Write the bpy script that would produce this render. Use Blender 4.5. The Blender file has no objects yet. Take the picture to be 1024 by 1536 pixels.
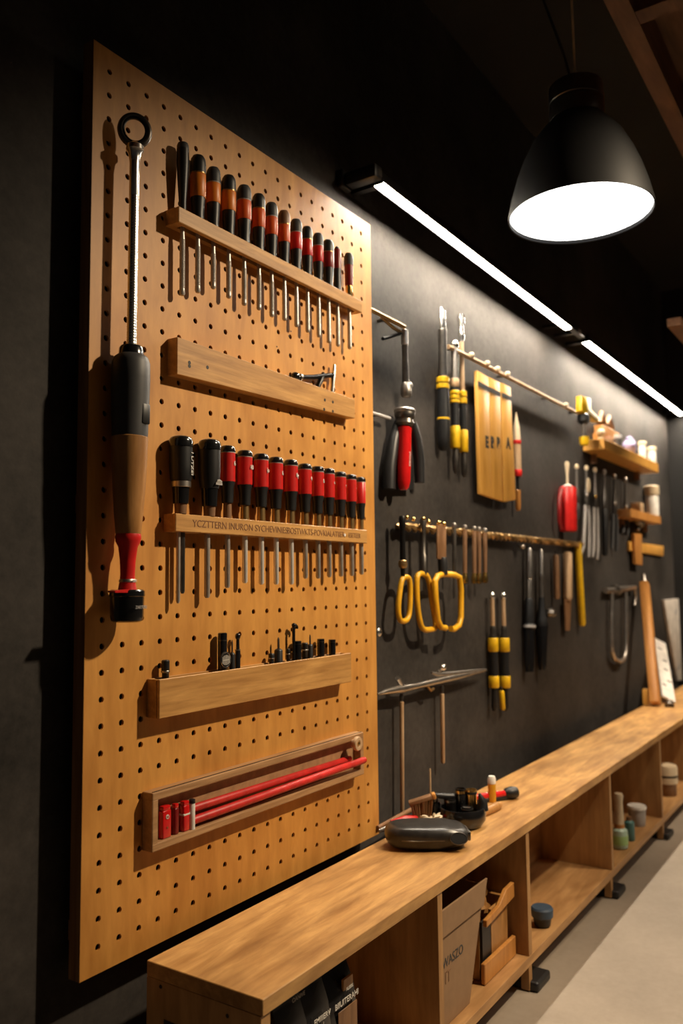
import bpy, bmesh, math, random
from mathutils import Vector, Matrix, noise
random.seed(7)
PI = math.pi
S = 0.05            # one peg pitch = 5 cm
ZF = 44.1           # floor lies 44.1 pitches below the first row of pegs
scene = bpy.context.scene
col = scene.collection

# ------------------------------------------------------------------ camera
F_PX, YAW, PITCH, ROLL = 1243.521, 0.98519122, 0.08534433, -0.01102401
CAM = Vector((-21.4957 * S, -25.26438 * S, (-20.69238 + ZF) * S))
_cy, _sy, _cp, _sp = math.cos(YAW), math.sin(YAW), math.cos(PITCH), math.sin(PITCH)
FWD = Vector((_sy * _cp, _cy * _cp, _sp))
_r0 = Vector((_cy, -_sy, 0)); _u0 = _r0.cross(FWD)
RIGHT = _r0 * math.cos(ROLL) + _u0 * math.sin(ROLL)
UP = _u0 * math.cos(ROLL) - _r0 * math.sin(ROLL)

def ray(u, v):
    return FWD + RIGHT * ((u - 512) / F_PX) - UP * ((v - 768) / F_PX)
def at(u, v, Y):
    d = ray(u, v); return CAM + d * ((Y - CAM.y) / d.y)
def atz(u, v, Z):
    d = ray(u, v); return CAM + d * ((Z - CAM.z) / d.z)
def depth(p):
    return (p - CAM).dot(FWD)
def H(zu):          # pitch rows -> metres over the floor
    return (zu + ZF) * S

cam_d = bpy.data.cameras.new('camera'); cam = bpy.data.objects.new('camera', cam_d); col.objects.link(cam)
M3 = Matrix((RIGHT, UP, -FWD)).transposed()
cam.matrix_world = Matrix.Translation(CAM) @ M3.to_4x4()
cam_d.sensor_fit = 'AUTO'; cam_d.sensor_width = 36.0
cam_d.lens = F_PX / 1536 * 36
cam_d.clip_start = 0.05
cam_d.dof.use_dof = True; cam_d.dof.focus_distance = 1.8; cam_d.dof.aperture_fstop = 2.6
scene.camera = cam

# ------------------------------------------------------------------ materials
def _mat(name):
    m = bpy.data.materials.new(name); m.use_nodes = True
    return m, m.node_tree.nodes, m.node_tree.links, m.node_tree.nodes['Principled BSDF']

def plain(name, c, rough=0.5, metal=0.0, var=0.12, scale=30, bump=0.0, coat=0.0):
    m, n, l, b = _mat(name)
    tc = n.new('ShaderNodeTexCoord'); nz = n.new('ShaderNodeTexNoise'); rp = n.new('ShaderNodeValToRGB')
    nz.inputs['Scale'].default_value = scale; nz.inputs['Detail'].default_value = 5
    l.new(tc.outputs['Object'], nz.inputs['Vector']); l.new(nz.outputs['Fac'], rp.inputs['Fac'])
    rp.color_ramp.elements[0].position = 0.3; rp.color_ramp.elements[1].position = 0.7
    rp.color_ramp.elements[0].color = [max(0, x * (1 - var)) for x in c] + [1]
    rp.color_ramp.elements[1].color = [min(1, x * (1 + var)) for x in c] + [1]
    l.new(rp.outputs['Color'], b.inputs['Base Color'])
    b.inputs['Roughness'].default_value = rough; b.inputs['Metallic'].default_value = metal
    b.inputs['Coat Weight'].default_value = coat
    if bump:
        bp = n.new('ShaderNodeBump'); bp.inputs['Strength'].default_value = bump; bp.inputs['Distance'].default_value = 0.002
        l.new(nz.outputs['Fac'], bp.inputs['Height']); l.new(bp.outputs['Normal'], b.inputs['Normal'])
    return m

def wood(name, dark, light, grain=(1.5, 22, 22), rough=0.5, blotch=0.35, bump=0.12, knots=0.0):
    m, n, l, b = _mat(name)
    tc = n.new('ShaderNodeTexCoord'); mp = n.new('ShaderNodeMapping'); mp.inputs['Scale'].default_value = grain
    l.new(tc.outputs['Object'], mp.inputs['Vector'])
    a = n.new('ShaderNodeTexNoise'); a.inputs['Scale'].default_value = 3.0; a.inputs['Detail'].default_value = 8
    a.inputs['Roughness'].default_value = 0.62; a.inputs['Distortion'].default_value = 0.5
    l.new(mp.outputs['Vector'], a.inputs['Vector'])
    r = n.new('ShaderNodeValToRGB'); r.color_ramp.elements[0].position = 0.32; r.color_ramp.elements[1].position = 0.68
    r.color_ramp.elements[0].color = (*dark, 1); r.color_ramp.elements[1].color = (*light, 1)
    l.new(a.outputs['Fac'], r.inputs['Fac'])
    mp2 = n.new('ShaderNodeMapping'); mp2.inputs['Scale'].default_value = [0.4 + g * 0.12 for g in grain]
    l.new(tc.outputs['Object'], mp2.inputs['Vector'])
    c = n.new('ShaderNodeTexNoise'); c.inputs['Scale'].default_value = 5.5; c.inputs['Detail'].default_value = 4; c.inputs['Distortion'].default_value = 1.0
    l.new(mp2.outputs['Vector'], c.inputs['Vector'])
    rr = n.new('ShaderNodeValToRGB'); rr.color_ramp.elements[0].position = 0.30; rr.color_ramp.elements[1].position = 0.62
    k = 1 - blotch; rr.color_ramp.elements[0].color = (k, k * 0.92, k * 0.84, 1); rr.color_ramp.elements[1].color = (1, 1, 1, 1)
    l.new(c.outputs['Fac'], rr.inputs['Fac'])
    mx = n.new('ShaderNodeMix'); mx.data_type = 'RGBA'; mx.blend_type = 'MULTIPLY'; mx.inputs[0].default_value = 1
    l.new(r.outputs['Color'], mx.inputs[6]); l.new(rr.outputs['Color'], mx.inputs[7])
    out = mx.outputs[2]
    if knots:
        v = n.new('ShaderNodeTexVoronoi'); v.inputs['Scale'].default_value = knots
        l.new(mp2.outputs['Vector'], v.inputs['Vector'])
        kr = n.new('ShaderNodeValToRGB'); kr.color_ramp.elements[0].position = 0.02; kr.color_ramp.elements[1].position = 0.13
        kr.color_ramp.elements[0].color = (0.35, 0.28, 0.2, 1); kr.color_ramp.elements[1].color = (1, 1, 1, 1)
        l.new(v.outputs['Distance'], kr.inputs['Fac'])
        m2 = n.new('ShaderNodeMix'); m2.data_type = 'RGBA'; m2.blend_type = 'MULTIPLY'; m2.inputs[0].default_value = 1
        l.new(out, m2.inputs[6]); l.new(kr.outputs['Color'], m2.inputs[7]); out = m2.outputs[2]
    l.new(out, b.inputs['Base Color'])
    b.inputs['Roughness'].default_value = rough
    bp = n.new('ShaderNodeBump'); bp.inputs['Strength'].default_value = bump; bp.inputs['Distance'].default_value = 0.002
    l.new(a.outputs['Fac'], bp.inputs['Height']); l.new(bp.outputs['Normal'], b.inputs['Normal'])
    return m

def plaster(name, c, var=0.35, rough=0.75, scale=1.6, bump=0.35):
    m, n, l, b = _mat(name)
    tc = n.new('ShaderNodeTexCoord')
    a = n.new('ShaderNodeTexNoise'); a.inputs['Scale'].default_value = scale; a.inputs['Detail'].default_value = 9; a.inputs['Roughness'].default_value = 0.65
    f = n.new('ShaderNodeTexNoise'); f.inputs['Scale'].default_value = 45; f.inputs['Detail'].default_value = 6; f.inputs['Roughness'].default_value = 0.7
    for x in (a, f): l.new(tc.outputs['Object'], x.inputs['Vector'])
    mxv = n.new('ShaderNodeMath'); mxv.operation = 'MULTIPLY_ADD'; mxv.inputs[1].default_value = 0.35
    l.new(f.outputs['Fac'], mxv.inputs[0]); l.new(a.outputs['Fac'], mxv.inputs[2])
    r = n.new('ShaderNodeValToRGB'); r.color_ramp.elements[0].position = 0.45; r.color_ramp.elements[1].position = 0.9
    r.color_ramp.elements[0].color = [x * (1 - var) for x in c] + [1]; r.color_ramp.elements[1].color = [x * (1 + var) for x in c] + [1]
    l.new(mxv.outputs[0], r.inputs['Fac']); l.new(r.outputs['Color'], b.inputs['Base Color'])
    b.inputs['Roughness'].default_value = rough; b.inputs['Specular IOR Level'].default_value = 0.3
    bp = n.new('ShaderNodeBump'); bp.inputs['Strength'].default_value = bump; bp.inputs['Distance'].default_value = 0.004
    l.new(mxv.outputs[0], bp.inputs['Height']); l.new(bp.outputs['Normal'], b.inputs['Normal'])
    return m

def glow(name, c, strength):
    m, n, l, b = _mat(name)
    b.inputs['Base Color'].default_value = (0.9, 0.9, 0.9, 1)
    b.inputs['Emission Color'].default_value = (*c, 1); b.inputs['Emission Strength'].default_value = strength
    return m

M = {}
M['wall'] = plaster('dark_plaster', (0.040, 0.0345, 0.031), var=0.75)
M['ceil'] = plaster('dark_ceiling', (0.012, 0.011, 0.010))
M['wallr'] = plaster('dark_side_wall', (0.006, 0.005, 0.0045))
M['floor'] = plaster('concrete_floor', (0.32, 0.262, 0.205), var=0.18, rough=0.6, scale=2.2, bump=0.15)
M['peg'] = wood('pegboard_plywood', (0.56, 0.250, 0.049), (0.72, 0.350, 0.081), grain=(9, 9, 1.6), rough=0.5, blotch=0.22, bump=0.05)
M['pegedge'] = wood('pegboard_edge', (0.22, 0.10, 0.035), (0.36, 0.18, 0.07), grain=(20, 40, 1.0), rough=0.55)
M['rail'] = wood('oak_rail', (0.44, 0.22, 0.062), (0.67, 0.37, 0.118), grain=(2.2, 26, 30), rough=0.5, blotch=0.3, knots=2.0)
M['rail2'] = wood('tray_walnut', (0.36, 0.20, 0.09), (0.54, 0.325, 0.16), grain=(2.0, 30, 34), rough=0.5, blotch=0.25)
M['traybk'] = plain('tray_back', (0.40, 0.225, 0.105), 0.65, var=0.18, scale=60)
M['top'] = wood('worktop_oak', (0.40, 0.195, 0.056), (0.70, 0.40, 0.142), grain=(1.8, 13, 13), rough=0.42, blotch=0.42, bump=0.08)
M['cab'] = wood('cabinet_ply', (0.40, 0.21, 0.075), (0.58, 0.33, 0.13), grain=(14, 14, 1.4), rough=0.5, blotch=0.3)
M['cabx'] = wood('cabinet_ply_long', (0.42, 0.22, 0.08), (0.60, 0.34, 0.14), grain=(1.6, 14, 14), rough=0.5, blotch=0.3)
M['beam'] = wood('beam_timber', (0.13, 0.055, 0.022), (0.22, 0.10, 0.042), grain=(1.5, 10, 10), rough=0.6)
M['ywood'] = wood('yellow_slat_wood', (0.66, 0.33, 0.06), (0.80, 0.43, 0.095), grain=(20, 20, 2), rough=0.45, blotch=0.12)
M['hwood'] = wood('handle_wood', (0.34, 0.16, 0.045), (0.54, 0.28, 0.095), grain=(16, 16, 2.5), rough=0.38, blotch=0.25)
M['pwood'] = wood('pale_wood', (0.50, 0.33, 0.19), (0.66, 0.47, 0.29), grain=(16, 16, 3), rough=0.55, blotch=0.15)
M['owood'] = wood('orange_wood', (0.48, 0.20, 0.045), (0.66, 0.31, 0.08), grain=(12, 12, 2), rough=0.42, blotch=0.2)
M['brownwood'] = wood('brown_wood', (0.20, 0.10, 0.045), (0.32, 0.17, 0.08), grain=(16, 16, 3), rough=0.5)
M['black'] = plain('black_rubber', (0.014, 0.014, 0.015), 0.42, var=0.25)
M['blackg'] = plain('black_gloss', (0.010, 0.010, 0.011), 0.18, var=0.2, coat=0.3)
M['blackm'] = plain('black_metal', (0.018, 0.017, 0.017), 0.35, 0.6)
M['shade'] = plain('lamp_black', (0.0045, 0.0045, 0.005), 0.6, 0.0)
M['shade'].node_tree.nodes['Principled BSDF'].inputs['Specular IOR Level'].default_value = 0.15
M['leather'] = plain('worn_black_leather', (0.028, 0.026, 0.025), 0.3, var=0.3, scale=50, bump=0.15)
M['capm'] = plain('lamp_cap_metal', (0.06, 0.058, 0.056), 0.3, 0.8)
M['char'] = plain('charcoal', (0.045, 0.045, 0.048), 0.5)
M['chrome'] = plain('chrome', (0.86, 0.84, 0.80), 0.27, 1.0, var=0.05)
M['steel'] = plain('steel', (0.52, 0.48, 0.44), 0.36, 1.0, var=0.15)
M['dsteel'] = plain('dark_steel', (0.16, 0.145, 0.13), 0.35, 0.9, var=0.25)
M['bright'] = plain('bright_shaft', (0.92, 0.90, 0.86), 0.34, 0.45, var=0.04)  # pale, half metallic chrome: reflected lamp light put into the colour
M['dull'] = plain('dull_shaft', (0.50, 0.46, 0.42), 0.4, 0.5, var=0.15)
M['brass'] = plain('brass', (0.80, 0.52, 0.17), 0.25, 1.0)
M['ferr'] = plain('bronze_ferrule', (0.46, 0.29, 0.12), 0.32, 0.8, var=0.2)
M['red'] = plain('red_plastic', (0.56, 0.014, 0.012), 0.35, var=0.12)
M['redg'] = plain('red_gloss', (0.62, 0.012, 0.012), 0.2, var=0.1, coat=0.4)
M['redw'] = plain('red_painted_rod', (0.55, 0.022, 0.018), 0.45, var=0.22, scale=40)
M['dred'] = plain('dark_red', (0.20, 0.008, 0.008), 0.35)
M['orange'] = plain('orange_band', (0.74, 0.21, 0.018), 0.4)
M['orangered'] = plain('orange_red_band', (0.68, 0.10, 0.014), 0.4)
M['yellow'] = plain('yellow_plastic', (0.80, 0.48, 0.012), 0.38)
M['amber'] = plain('amber_plastic', (0.74, 0.38, 0.015), 0.38)
M['white'] = plain('white_plastic', (0.78, 0.75, 0.70), 0.4)
M['cream'] = plain('cream', (0.66, 0.53, 0.36), 0.5)
M['ink'] = plain('dark_ink', (0.02, 0.014, 0.01), 0.6)
M['burn'] = plain('burnt_lettering', (0.20, 0.085, 0.03), 0.7)
M['card'] = plain('cardboard', (0.30, 0.18, 0.095), 0.75, var=0.08)
M['cardd'] = plain('cardboard_inside_shade', (0.05, 0.032, 0.02), 0.8)  # darkened cardboard copy, shade inside the box put into the colour
M['blue'] = plain('dusty_blue', (0.045, 0.075, 0.12), 0.5)
M['teal'] = plain('teal_plastic', (0.07, 0.20, 0.20), 0.4)
M['green'] = plain('pale_green', (0.36, 0.58, 0.22), 0.4)
M['mint'] = plain('pale_mint', (0.45, 0.62, 0.52), 0.4)
M['purple'] = plain('lavender', (0.34, 0.30, 0.52), 0.5)
M['grey'] = plain('grey_plastic', (0.40, 0.38, 0.37), 0.5)
M['paper'] = plain('paper', (0.66, 0.60, 0.54), 0.7, var=0.18, scale=14)
M['led'] = glow('led_diffuser', (1.0, 0.88, 0.70), 235)
M['bulb'] = glow('lamp_diffuser', (1.0, 0.97, 0.93), 5.0)

# ------------------------------------------------------------------ mesh builder
class MB:
    def __init__(s): s.bm = bmesh.new()
    def box(s, x0, x1, y0, y1, z0, z1, bev=0.0, seg=1, mtx=None):
        t = bmesh.new(); bmesh.ops.create_cube(t, size=1)
        for v in t.verts:
            v.co = Vector(((x0 + x1) / 2 + v.co.x * (x1 - x0), (y0 + y1) / 2 + v.co.y * (y1 - y0), (z0 + z1) / 2 + v.co.z * (z1 - z0)))
        if bev: bmesh.ops.bevel(t, geom=t.edges[:], offset=bev, segments=seg, affect='EDGES', profile=0.5)
        s._add(t, mtx); return s
    def _add(s, t, mtx=None):
        if mtx is not None: bmesh.ops.transform(t, matrix=mtx, verts=t.verts)
        me = bpy.data.meshes.new('t'); t.to_mesh(me); t.free(); s.bm.from_mesh(me); bpy.data.meshes.remove(me)
    def lathe(s, prof, seg=20, mtx=None, cx=0, cy=0):
        t = bmesh.new(); rings = []
        for z, r in prof:
            if r <= 1e-6: rings.append([t.verts.new((cx, cy, z))])
            else: rings.append([t.verts.new((cx + r * math.cos(2 * PI * k / seg), cy + r * math.sin(2 * PI * k / seg), z)) for k in range(seg)])
        for a, b in zip(rings, rings[1:]):
            for k in range(seg):
                k2 = (k + 1) % seg
                if len(a) == 1 and len(b) == 1: continue
                if len(a) == 1: t.faces.new((a[0], b[k2], b[k]))
                elif len(b) == 1: t.faces.new((a[k], a[k2], b[0]))
                else: t.faces.new((a[k], a[k2], b[k2], b[k]))
        if len(rings[0]) > 1: t.faces.new(list(reversed(rings[0])))
        if len(rings[-1]) > 1: t.faces.new(rings[-1])
        bmesh.ops.recalc_face_normals(t, faces=t.faces)
        s._add(t, mtx); return s
    def tube(s, pts, r, seg=10, closed=False, sq=None):
        pts = [Vector(p) for p in pts]; n = len(pts); t = bmesh.new(); rings = []
        rs = r if isinstance(r, (list, tuple)) else [r] * n
        prev = None
        for i, p in enumerate(pts):
            a = pts[(i - 1) % n] if (i > 0 or closed) else p; b = pts[(i + 1) % n] if (i < n - 1 or closed) else p
            d = (b - a).normalized()
            if prev is None:
                ref = Vector((0, 1, 0)) if abs(d.y) < 0.9 else Vector((1, 0, 0))
                e1 = d.cross(ref).normalized()
            else:
                e1 = (prev - d * prev.dot(d)).normalized()
            prev = e1; e2 = d.cross(e1)
            rings.append([t.verts.new(p + (e1 * math.cos(2 * PI * k / seg) + e2 * math.sin(2 * PI * k / seg) * (sq or 1)) * rs[i]) for k in range(seg)])
        pr = list(zip(rings, rings[1:])) + ([(rings[-1], rings[0])] if closed else [])
        for a, b in pr:
            for k in range(seg):
                t.faces.new((a[k], a[(k + 1) % seg], b[(k + 1) % seg], b[k]))
        if not closed: t.faces.new(list(reversed(rings[0]))); t.faces.new(rings[-1])
        bmesh.ops.recalc_face_normals(t, faces=t.faces)
        s._add(t); return s
    def prism(s, poly, y0, y1, bev=0.0):     # polygon of (x, z), extruded along y
        t = bmesh.new()
        a = [t.verts.new((x, y0, z)) for x, z in poly]; b = [t.verts.new((x, y1, z)) for x, z in poly]
        t.faces.new(a); t.faces.new(list(reversed(b))); n = len(poly)
        for k in range(n): t.faces.new((a[k], b[k], b[(k + 1) % n], a[(k + 1) % n]))
        bmesh.ops.recalc_face_normals(t, faces=t.faces)
        if bev: bmesh.ops.bevel(t, geom=t.edges[:], offset=bev, segments=2, affect='EDGES', profile=0.5)
        s._add(t); return s
    def ball(s, c, r, seg=16, sc=(1, 1, 1), jitter=0, mtx=None):
        t = bmesh.new(); bmesh.ops.create_uvsphere(t, u_segments=seg, v_segments=max(6, seg * 2 // 3), radius=r)
        for v in t.verts:
            k = 1 + (jitter * noise.noise(v.co / r * 1.7 + Vector(c) * 9) if jitter else 0)
            v.co = Vector((v.co.x * sc[0] * k, v.co.y * sc[1] * k, v.co.z * sc[2] * k)) + Vector(c)
        s._add(t, mtx); return s
    def build(s, name, mat, parent=None, smooth=True, label=None):
        me = bpy.data.meshes.new(name); s.bm.to_mesh(me); s.bm.free()
        if smooth:
            for p in me.polygons: p.use_smooth = True
            me.set_sharp_from_angle(angle=math.radians(38))
        me.materials.append(mat)
        o = bpy.data.objects.new(name, me); col.objects.link(o)
        if parent is not None: o.parent = parent
        if label: o['label'] = label
        return o

def thing(name, label, cat, loc=(0, 0, 0), rot=(0, 0, 0), group=None):
    o = bpy.data.objects.new(name, None); o.empty_display_size = 0.05; col.objects.link(o)
    o.location = loc; o.rotation_euler = rot; o['label'] = label; o['category'] = cat
    if group: o['group'] = group
    return o
def tag(o, label, cat, group=None):
    o['label'] = label; o['category'] = cat
    if group: o['group'] = group
    return o
def struct(name, mb, mat, smooth=False):
    o = mb.build(name, mat, None, smooth); o['kind'] = 'structure'; return o
def text(name, body, size, loc, mat, parent, rotz=0.0, roty=0.0, sx=1.0, align='CENTER', ext=0.0004, bold=0.0):
    cu = bpy.data.curves.new(name, 'FONT'); cu.body = body; cu.size = size; cu.extrude = ext; cu.offset = bold
    cu.align_x = align; cu.align_y = 'CENTER'
    ob = bpy.data.objects.new(name + '_t', cu); col.objects.link(ob)
    dg = bpy.context.evaluated_depsgraph_get(); dg.update()
    me = bpy.data.meshes.new_from_object(ob.evaluated_get(dg)); bpy.data.objects.remove(ob); bpy.data.curves.remove(cu)
    me.name = name
    me.transform(Matrix.Translation(Vector(loc)) @ Matrix.Rotation(rotz, 4, 'Z') @ Matrix.Rotation(PI / 2, 4, 'X') @ Matrix.Rotation(roty, 4, 'Z') @ Matrix.Diagonal((sx, 1, 1, 1)))
    me.materials.clear(); me.materials.append(mat)
    o = bpy.data.objects.new(name, me); col.objects.link(o); o.parent = parent
    return o
ORD = ['leftmost', 'second', 'third', 'fourth', 'fifth', 'sixth', 'seventh', 'eighth', 'ninth', 'tenth', 'eleventh', 'twelfth', 'thirteenth', 'fourteenth']

class Fr:
    """A frame along a long object that stands or hangs in a plane parallel to the wall: z runs from its foot to its head."""
    def __init__(s, name, label, cat, u1, v1, u2, v2, Y, group=None):
        a, b = at(u1, v1, Y), at(u2, v2, Y); d = a - b
        s.L = d.length; s.v1, s.v2, s.Y = v1, v2, Y; s.th = math.atan2(d.x, d.z); s.P = b
        s.k = depth((a + b) / 2) / F_PX
        s.root = thing(name, label, cat, b, (0, s.th, 0), group)
        s.inv = Matrix.Rotation(-s.th, 3, 'Y')
    def z(s, v): return (s.v2 - v) / (s.v2 - s.v1) * s.L
    def r(s, px): return px * s.k
    def loc(s, u, v, Y=None): return s.inv @ (at(u, v, s.Y if Y is None else Y) - s.P)
    def lathe(s, name, prof, mat, parent=None, seg=20, dx=0, label=None):
        p = sorted([(s.z(v), s.r(h)) for v, h in prof], key=lambda q: q[0])
        # keep the drawn order for equal heights
        p = [(s.z(v), s.r(h)) for v, h in (prof if prof[0][0] >= prof[-1][0] else prof[::-1])]
        m = MB().lathe(p, seg, cx=s.r(dx))
        return m.build(name, mat, parent or s.root, label=label)
    def tube(s, name, pts, px, mat, parent=None, closed=False, seg=10, Y=None, label=None):
        pp = [s.loc(q[0], q[1], q[2] if len(q) > 2 else Y) for q in pts]
        return MB().tube(pp, s.r(px) if not isinstance(px, (list, tuple)) else [s.r(x) for x in px], seg, closed).build(name, mat, parent or s.root, label=label)
    def prism(s, name, pts, t, mat, parent=None, bev=0.0, Y=None, label=None):
        """t = thickness along y in metres, centred on the frame plane"""
        Yc = s.Y if Y is None else Y
        pp = [s.loc(u, v, Yc) for u, v in pts]; y = pp[0].y
        return MB().prism([(p.x, p.z) for p in pp], y - t / 2, y + t / 2, bev).build(name, mat, parent or s.root, label=label)

WY = 0.06   # wall face; the board's front face is y = 0

# ------------------------------------------------------------------ the setting
struct('wall_back', MB().box(-4.0, 5.35, WY, WY + 0.12, 0, 3.4), M['wall'])
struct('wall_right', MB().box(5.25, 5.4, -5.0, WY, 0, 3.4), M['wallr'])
struct('floor', MB().box(-4.0, 5.4, -5.0, WY + 0.12, -0.1, 0), M['floor'])
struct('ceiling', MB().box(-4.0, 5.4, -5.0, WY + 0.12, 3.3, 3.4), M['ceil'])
# timber loft over the room side
bz = H(15)
struct('trim_1', MB().box(-2.0, 5.25, -0.68, -0.615, bz, bz + 0.18), M['beam'])
k = 2
for X in (0.92, 1.55, 2.30, 3.05, 3.8, 4.5):
    struct('trim_%d' % k, MB().box(X - 0.035, X + 0.035, -3.5, -0.68, bz + 0.005, bz + 0.15), M['beam']); k += 1
struct('trim_%d' % k, MB().box(-2.0, 5.25, -3.5, -0.68, bz + 0.152, bz + 0.18), M['beam']); k += 1
pb = at(1014, 482, -0.5)
struct('trim_%d' % k, MB().box(pb.x - 0.0, 5.25, -0.52, -0.46, pb.z - 0.018, pb.z + 0.018), M['beam'])

# ------------------------------------------------------------------ perforated board
def pegboard():
    root = thing('perforated_tool_board', 'large honey brown wooden pegboard with rows of round holes on dark wall', 'pegboard', (0, 0, 0))
    NX, NZ, R, T = 20, 35, 0.0062, 0.005; TB = 0.030
    x0, x1, z1, z0 = -0.81 * S, 20.1 * S, H(0.93), H(-34.95)
    bm = bmesh.new(); N = 12; cache = {}
    def V(x, y, z):
        k = (round(x, 5), round(y, 5), round(z, 5))
        if k not in cache: cache[k] = bm.verts.new((x, y, z))
        return cache[k]
    h = S / 2
    sq = []
    for k in range(N):                     # 12 points on the rim of a square cell, matching the hole's angles
        a = 2 * PI * (k + 0.5) / N + 0.0
        a = 2 * PI * k / N + PI / 4
        q = max(abs(math.cos(a)), abs(math.sin(a))); sq.append((h * math.cos(a) / q, h * math.sin(a) / q))
    for i in range(NX):
        for j in range(NZ):
            cx, cz = i * S, H(-j)
            for y, inv in ((0.0, 0), (T, 1)):
                o = [V(cx + p[0], y, cz + p[1]) for p in sq]
                c = [V(cx + R * math.cos(2 * PI * k / N + PI / 4), y, cz + R * math.sin(2 * PI * k / N + PI / 4)) for k in range(N)]
                for k in range(N):
                    f = [o[k], o[(k + 1) % N], c[(k + 1) % N], c[k]]
                    bm.faces.new(f if not inv else f[::-1])
            f1 = [V(cx + R * math.cos(2 * PI * k / N + PI / 4), 0.0, cz + R * math.sin(2 * PI * k / N + PI / 4)) for k in range(N)]
            f2 = [V(cx + R * math.cos(2 * PI * k / N + PI / 4), T, cz + R * math.sin(2 * PI * k / N + PI / 4)) for k in range(N)]
            for k in range(N): bm.faces.new((f1[k], f1[(k + 1) % N], f2[(k + 1) % N], f2[k]))
    gx0, gx1, gz0, gz1 = -h, (NX - 1) * S + h, H(-(NZ - 1)) - h, H(0) + h
    for y in (0.0, T):
        for a in ((x0, gx0, z0, z1), (gx1, x1, z0, z1), (gx0, gx1, gz1, z1), (gx0, gx1, z0, gz0)):
            bm.faces.new([bm.verts.new(p) for p in ((a[0], y, a[2]), (a[1], y, a[2]), (a[1], y, a[3]), (a[0], y, a[3]))])
    bmesh.ops.recalc_face_normals(bm, faces=[f for f in bm.faces])
    for f in bm.faces:                      # front faces look into the room
        if abs(f.normal.y) > 0.9:
            yc = f.calc_center_median().y
            if (yc < T / 2) == (f.normal.y > 0): f.normal_flip()
    mb = MB(); mb.bm.free(); mb.bm = bm
    mb.build('perforated_panel', M['peg'], root, smooth=False)
    e = 0.0006
    m = MB()
    m.box(x0 - e, x0 + .012, T + .0004, TB, z0, z1).box(x1 - .012, x1 + e, T + .0004, TB, z0, z1).box(x0 + .0125, x1 - .0125, T + .0004, TB, z1 - .012, z1).box(x0 + .0125, x1 - .0125, T + .0004, TB, z0, z0 + .012)
    m.box(x0 - e, x0, 0.0003, T + .001, z0, z1).box(x1, x1 + e, 0.0003, T + .001, z0, z1)
    m.build('edge_band', M['pegedge'], root, smooth=False)
    for zc in (H(-1.5), H(-17.5), H(-33.5)): MB().box(-0.02, 0.98, TB - .004, WY - .0008, zc - 0.018, zc + 0.018).build('wall_batten', M['pegedge'], root, smooth=False)
    MB().box(x0 + .014, x1 - .014, TB - .0105, TB - .0045, z0 + .014, z1 - .014).build('light_stop_sheet', M['black'], root, smooth=False)  # unseen sheet added to stop light leaking through the holes
    # dark screw marks
    s = MB()
    for u, v in ((436, 497), (433, 504), (299, 541), (405, 700), (415, 520)):
        p = at(u, v, 0.0); s.lathe([(-0.0004, 0.0022), (0.0006, 0.0022)], 10, Matrix.Translation(p) @ Matrix.Rotation(PI / 2, 4, 'X'))
    s.build('nail_mark', M['ink'], root)
pegboard()

# ------------------------------------------------------------------ wooden rails on the board
def slot_rail(name, label, X0, X1, z0, z1, D, slot=(0.014, 0.028)):
    root = thing(name, label, 'tool rail', (X0 * S, 0, H(z0)))
    L = (X1 - X0) * S; h = (z1 - z0) * S
    m = MB()
    m.box(0, L, -D, -slot[1], 0, h, 0.0015).box(0, L, -slot[0], 0, 0, h, 0.001)
    m.box(0, 0.02, -slot[1] - 0.001, -slot[0] + 0.001, 0, h).box(L - 0.02, L, -slot[1] - 0.001, -slot[0] + 0.001, 0, h)
    m.build('rail_board', M['rail'], root, smooth=False)
    return root, L, h
r1, L1, h1 = slot_rail('screwdriver_rail', 'narrow wooden rail holding black and orange screwdrivers, topmost on the pegboard', 3.13, 17.77, -5.32, -4.62, 0.040)
r3, L3, h3 = slot_rail('screwdriver_rail', 'wooden rail with burnt lettering holding red and black screwdrivers', 3.14, 18.10, -18.5, -17.75, 0.036, (0.011, 0.025))
text('burnt_lettering', 'YCZTTERN INURON SYCHEVINIES', 0.0215, (0.215, -0.0362, h3 * 0.5), M['burn'], r3, sx=1.0)
text('burnt_lettering', 'BOSTWKTS-POVKIALATIIER', 0.0215, (0.505, -0.0362, h3 * 0.5), M['burn'], r3, sx=0.95)
text('burnt_lettering', 'ESETEER', 0.0185, (0.682, -0.0362, h3 * 0.5), M['burn'], r3, sx=0.9)
MB().lathe([(0, 0.0045), (0.0015, 0.004)], 14, Matrix.Translation((0.632, -0.0362, h3 * 0.5)) @ Matrix.Rotation(PI / 2, 4, 'X')).build('white_stud', M['white'], r3)

r2 = thing('wooden_plank', 'thick plain oak plank fixed across the pegboard between the two screwdriver rails', 'plank', (3.3 * S, 0, H(-11.85)))
L2 = (17.17 - 3.3) * S
m = MB(); m.prism([(0, 0), (L2, 0.34 * S), (L2, 1.42 * S), (0, 1.61 * S)], -0.030, 0.0, 0.0012)
m.build('plank_board', M['rail'], r2, smooth=False)
m = MB()
for u, v in ((311, 551), (284, 544), (284, 549), (487, 600), (499, 603), (486, 614), (499, 617)):
    p = at(u, v, -0.030) - Vector(r2.location)
    m.lathe([(-0.001, 0.0042), (0.0004, 0.0042)], 12, Matrix.Translation(p) @ Matrix.Rotation(PI / 2, 4, 'X'))
m.build('screw_hole', M['ink'], r2)

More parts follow.
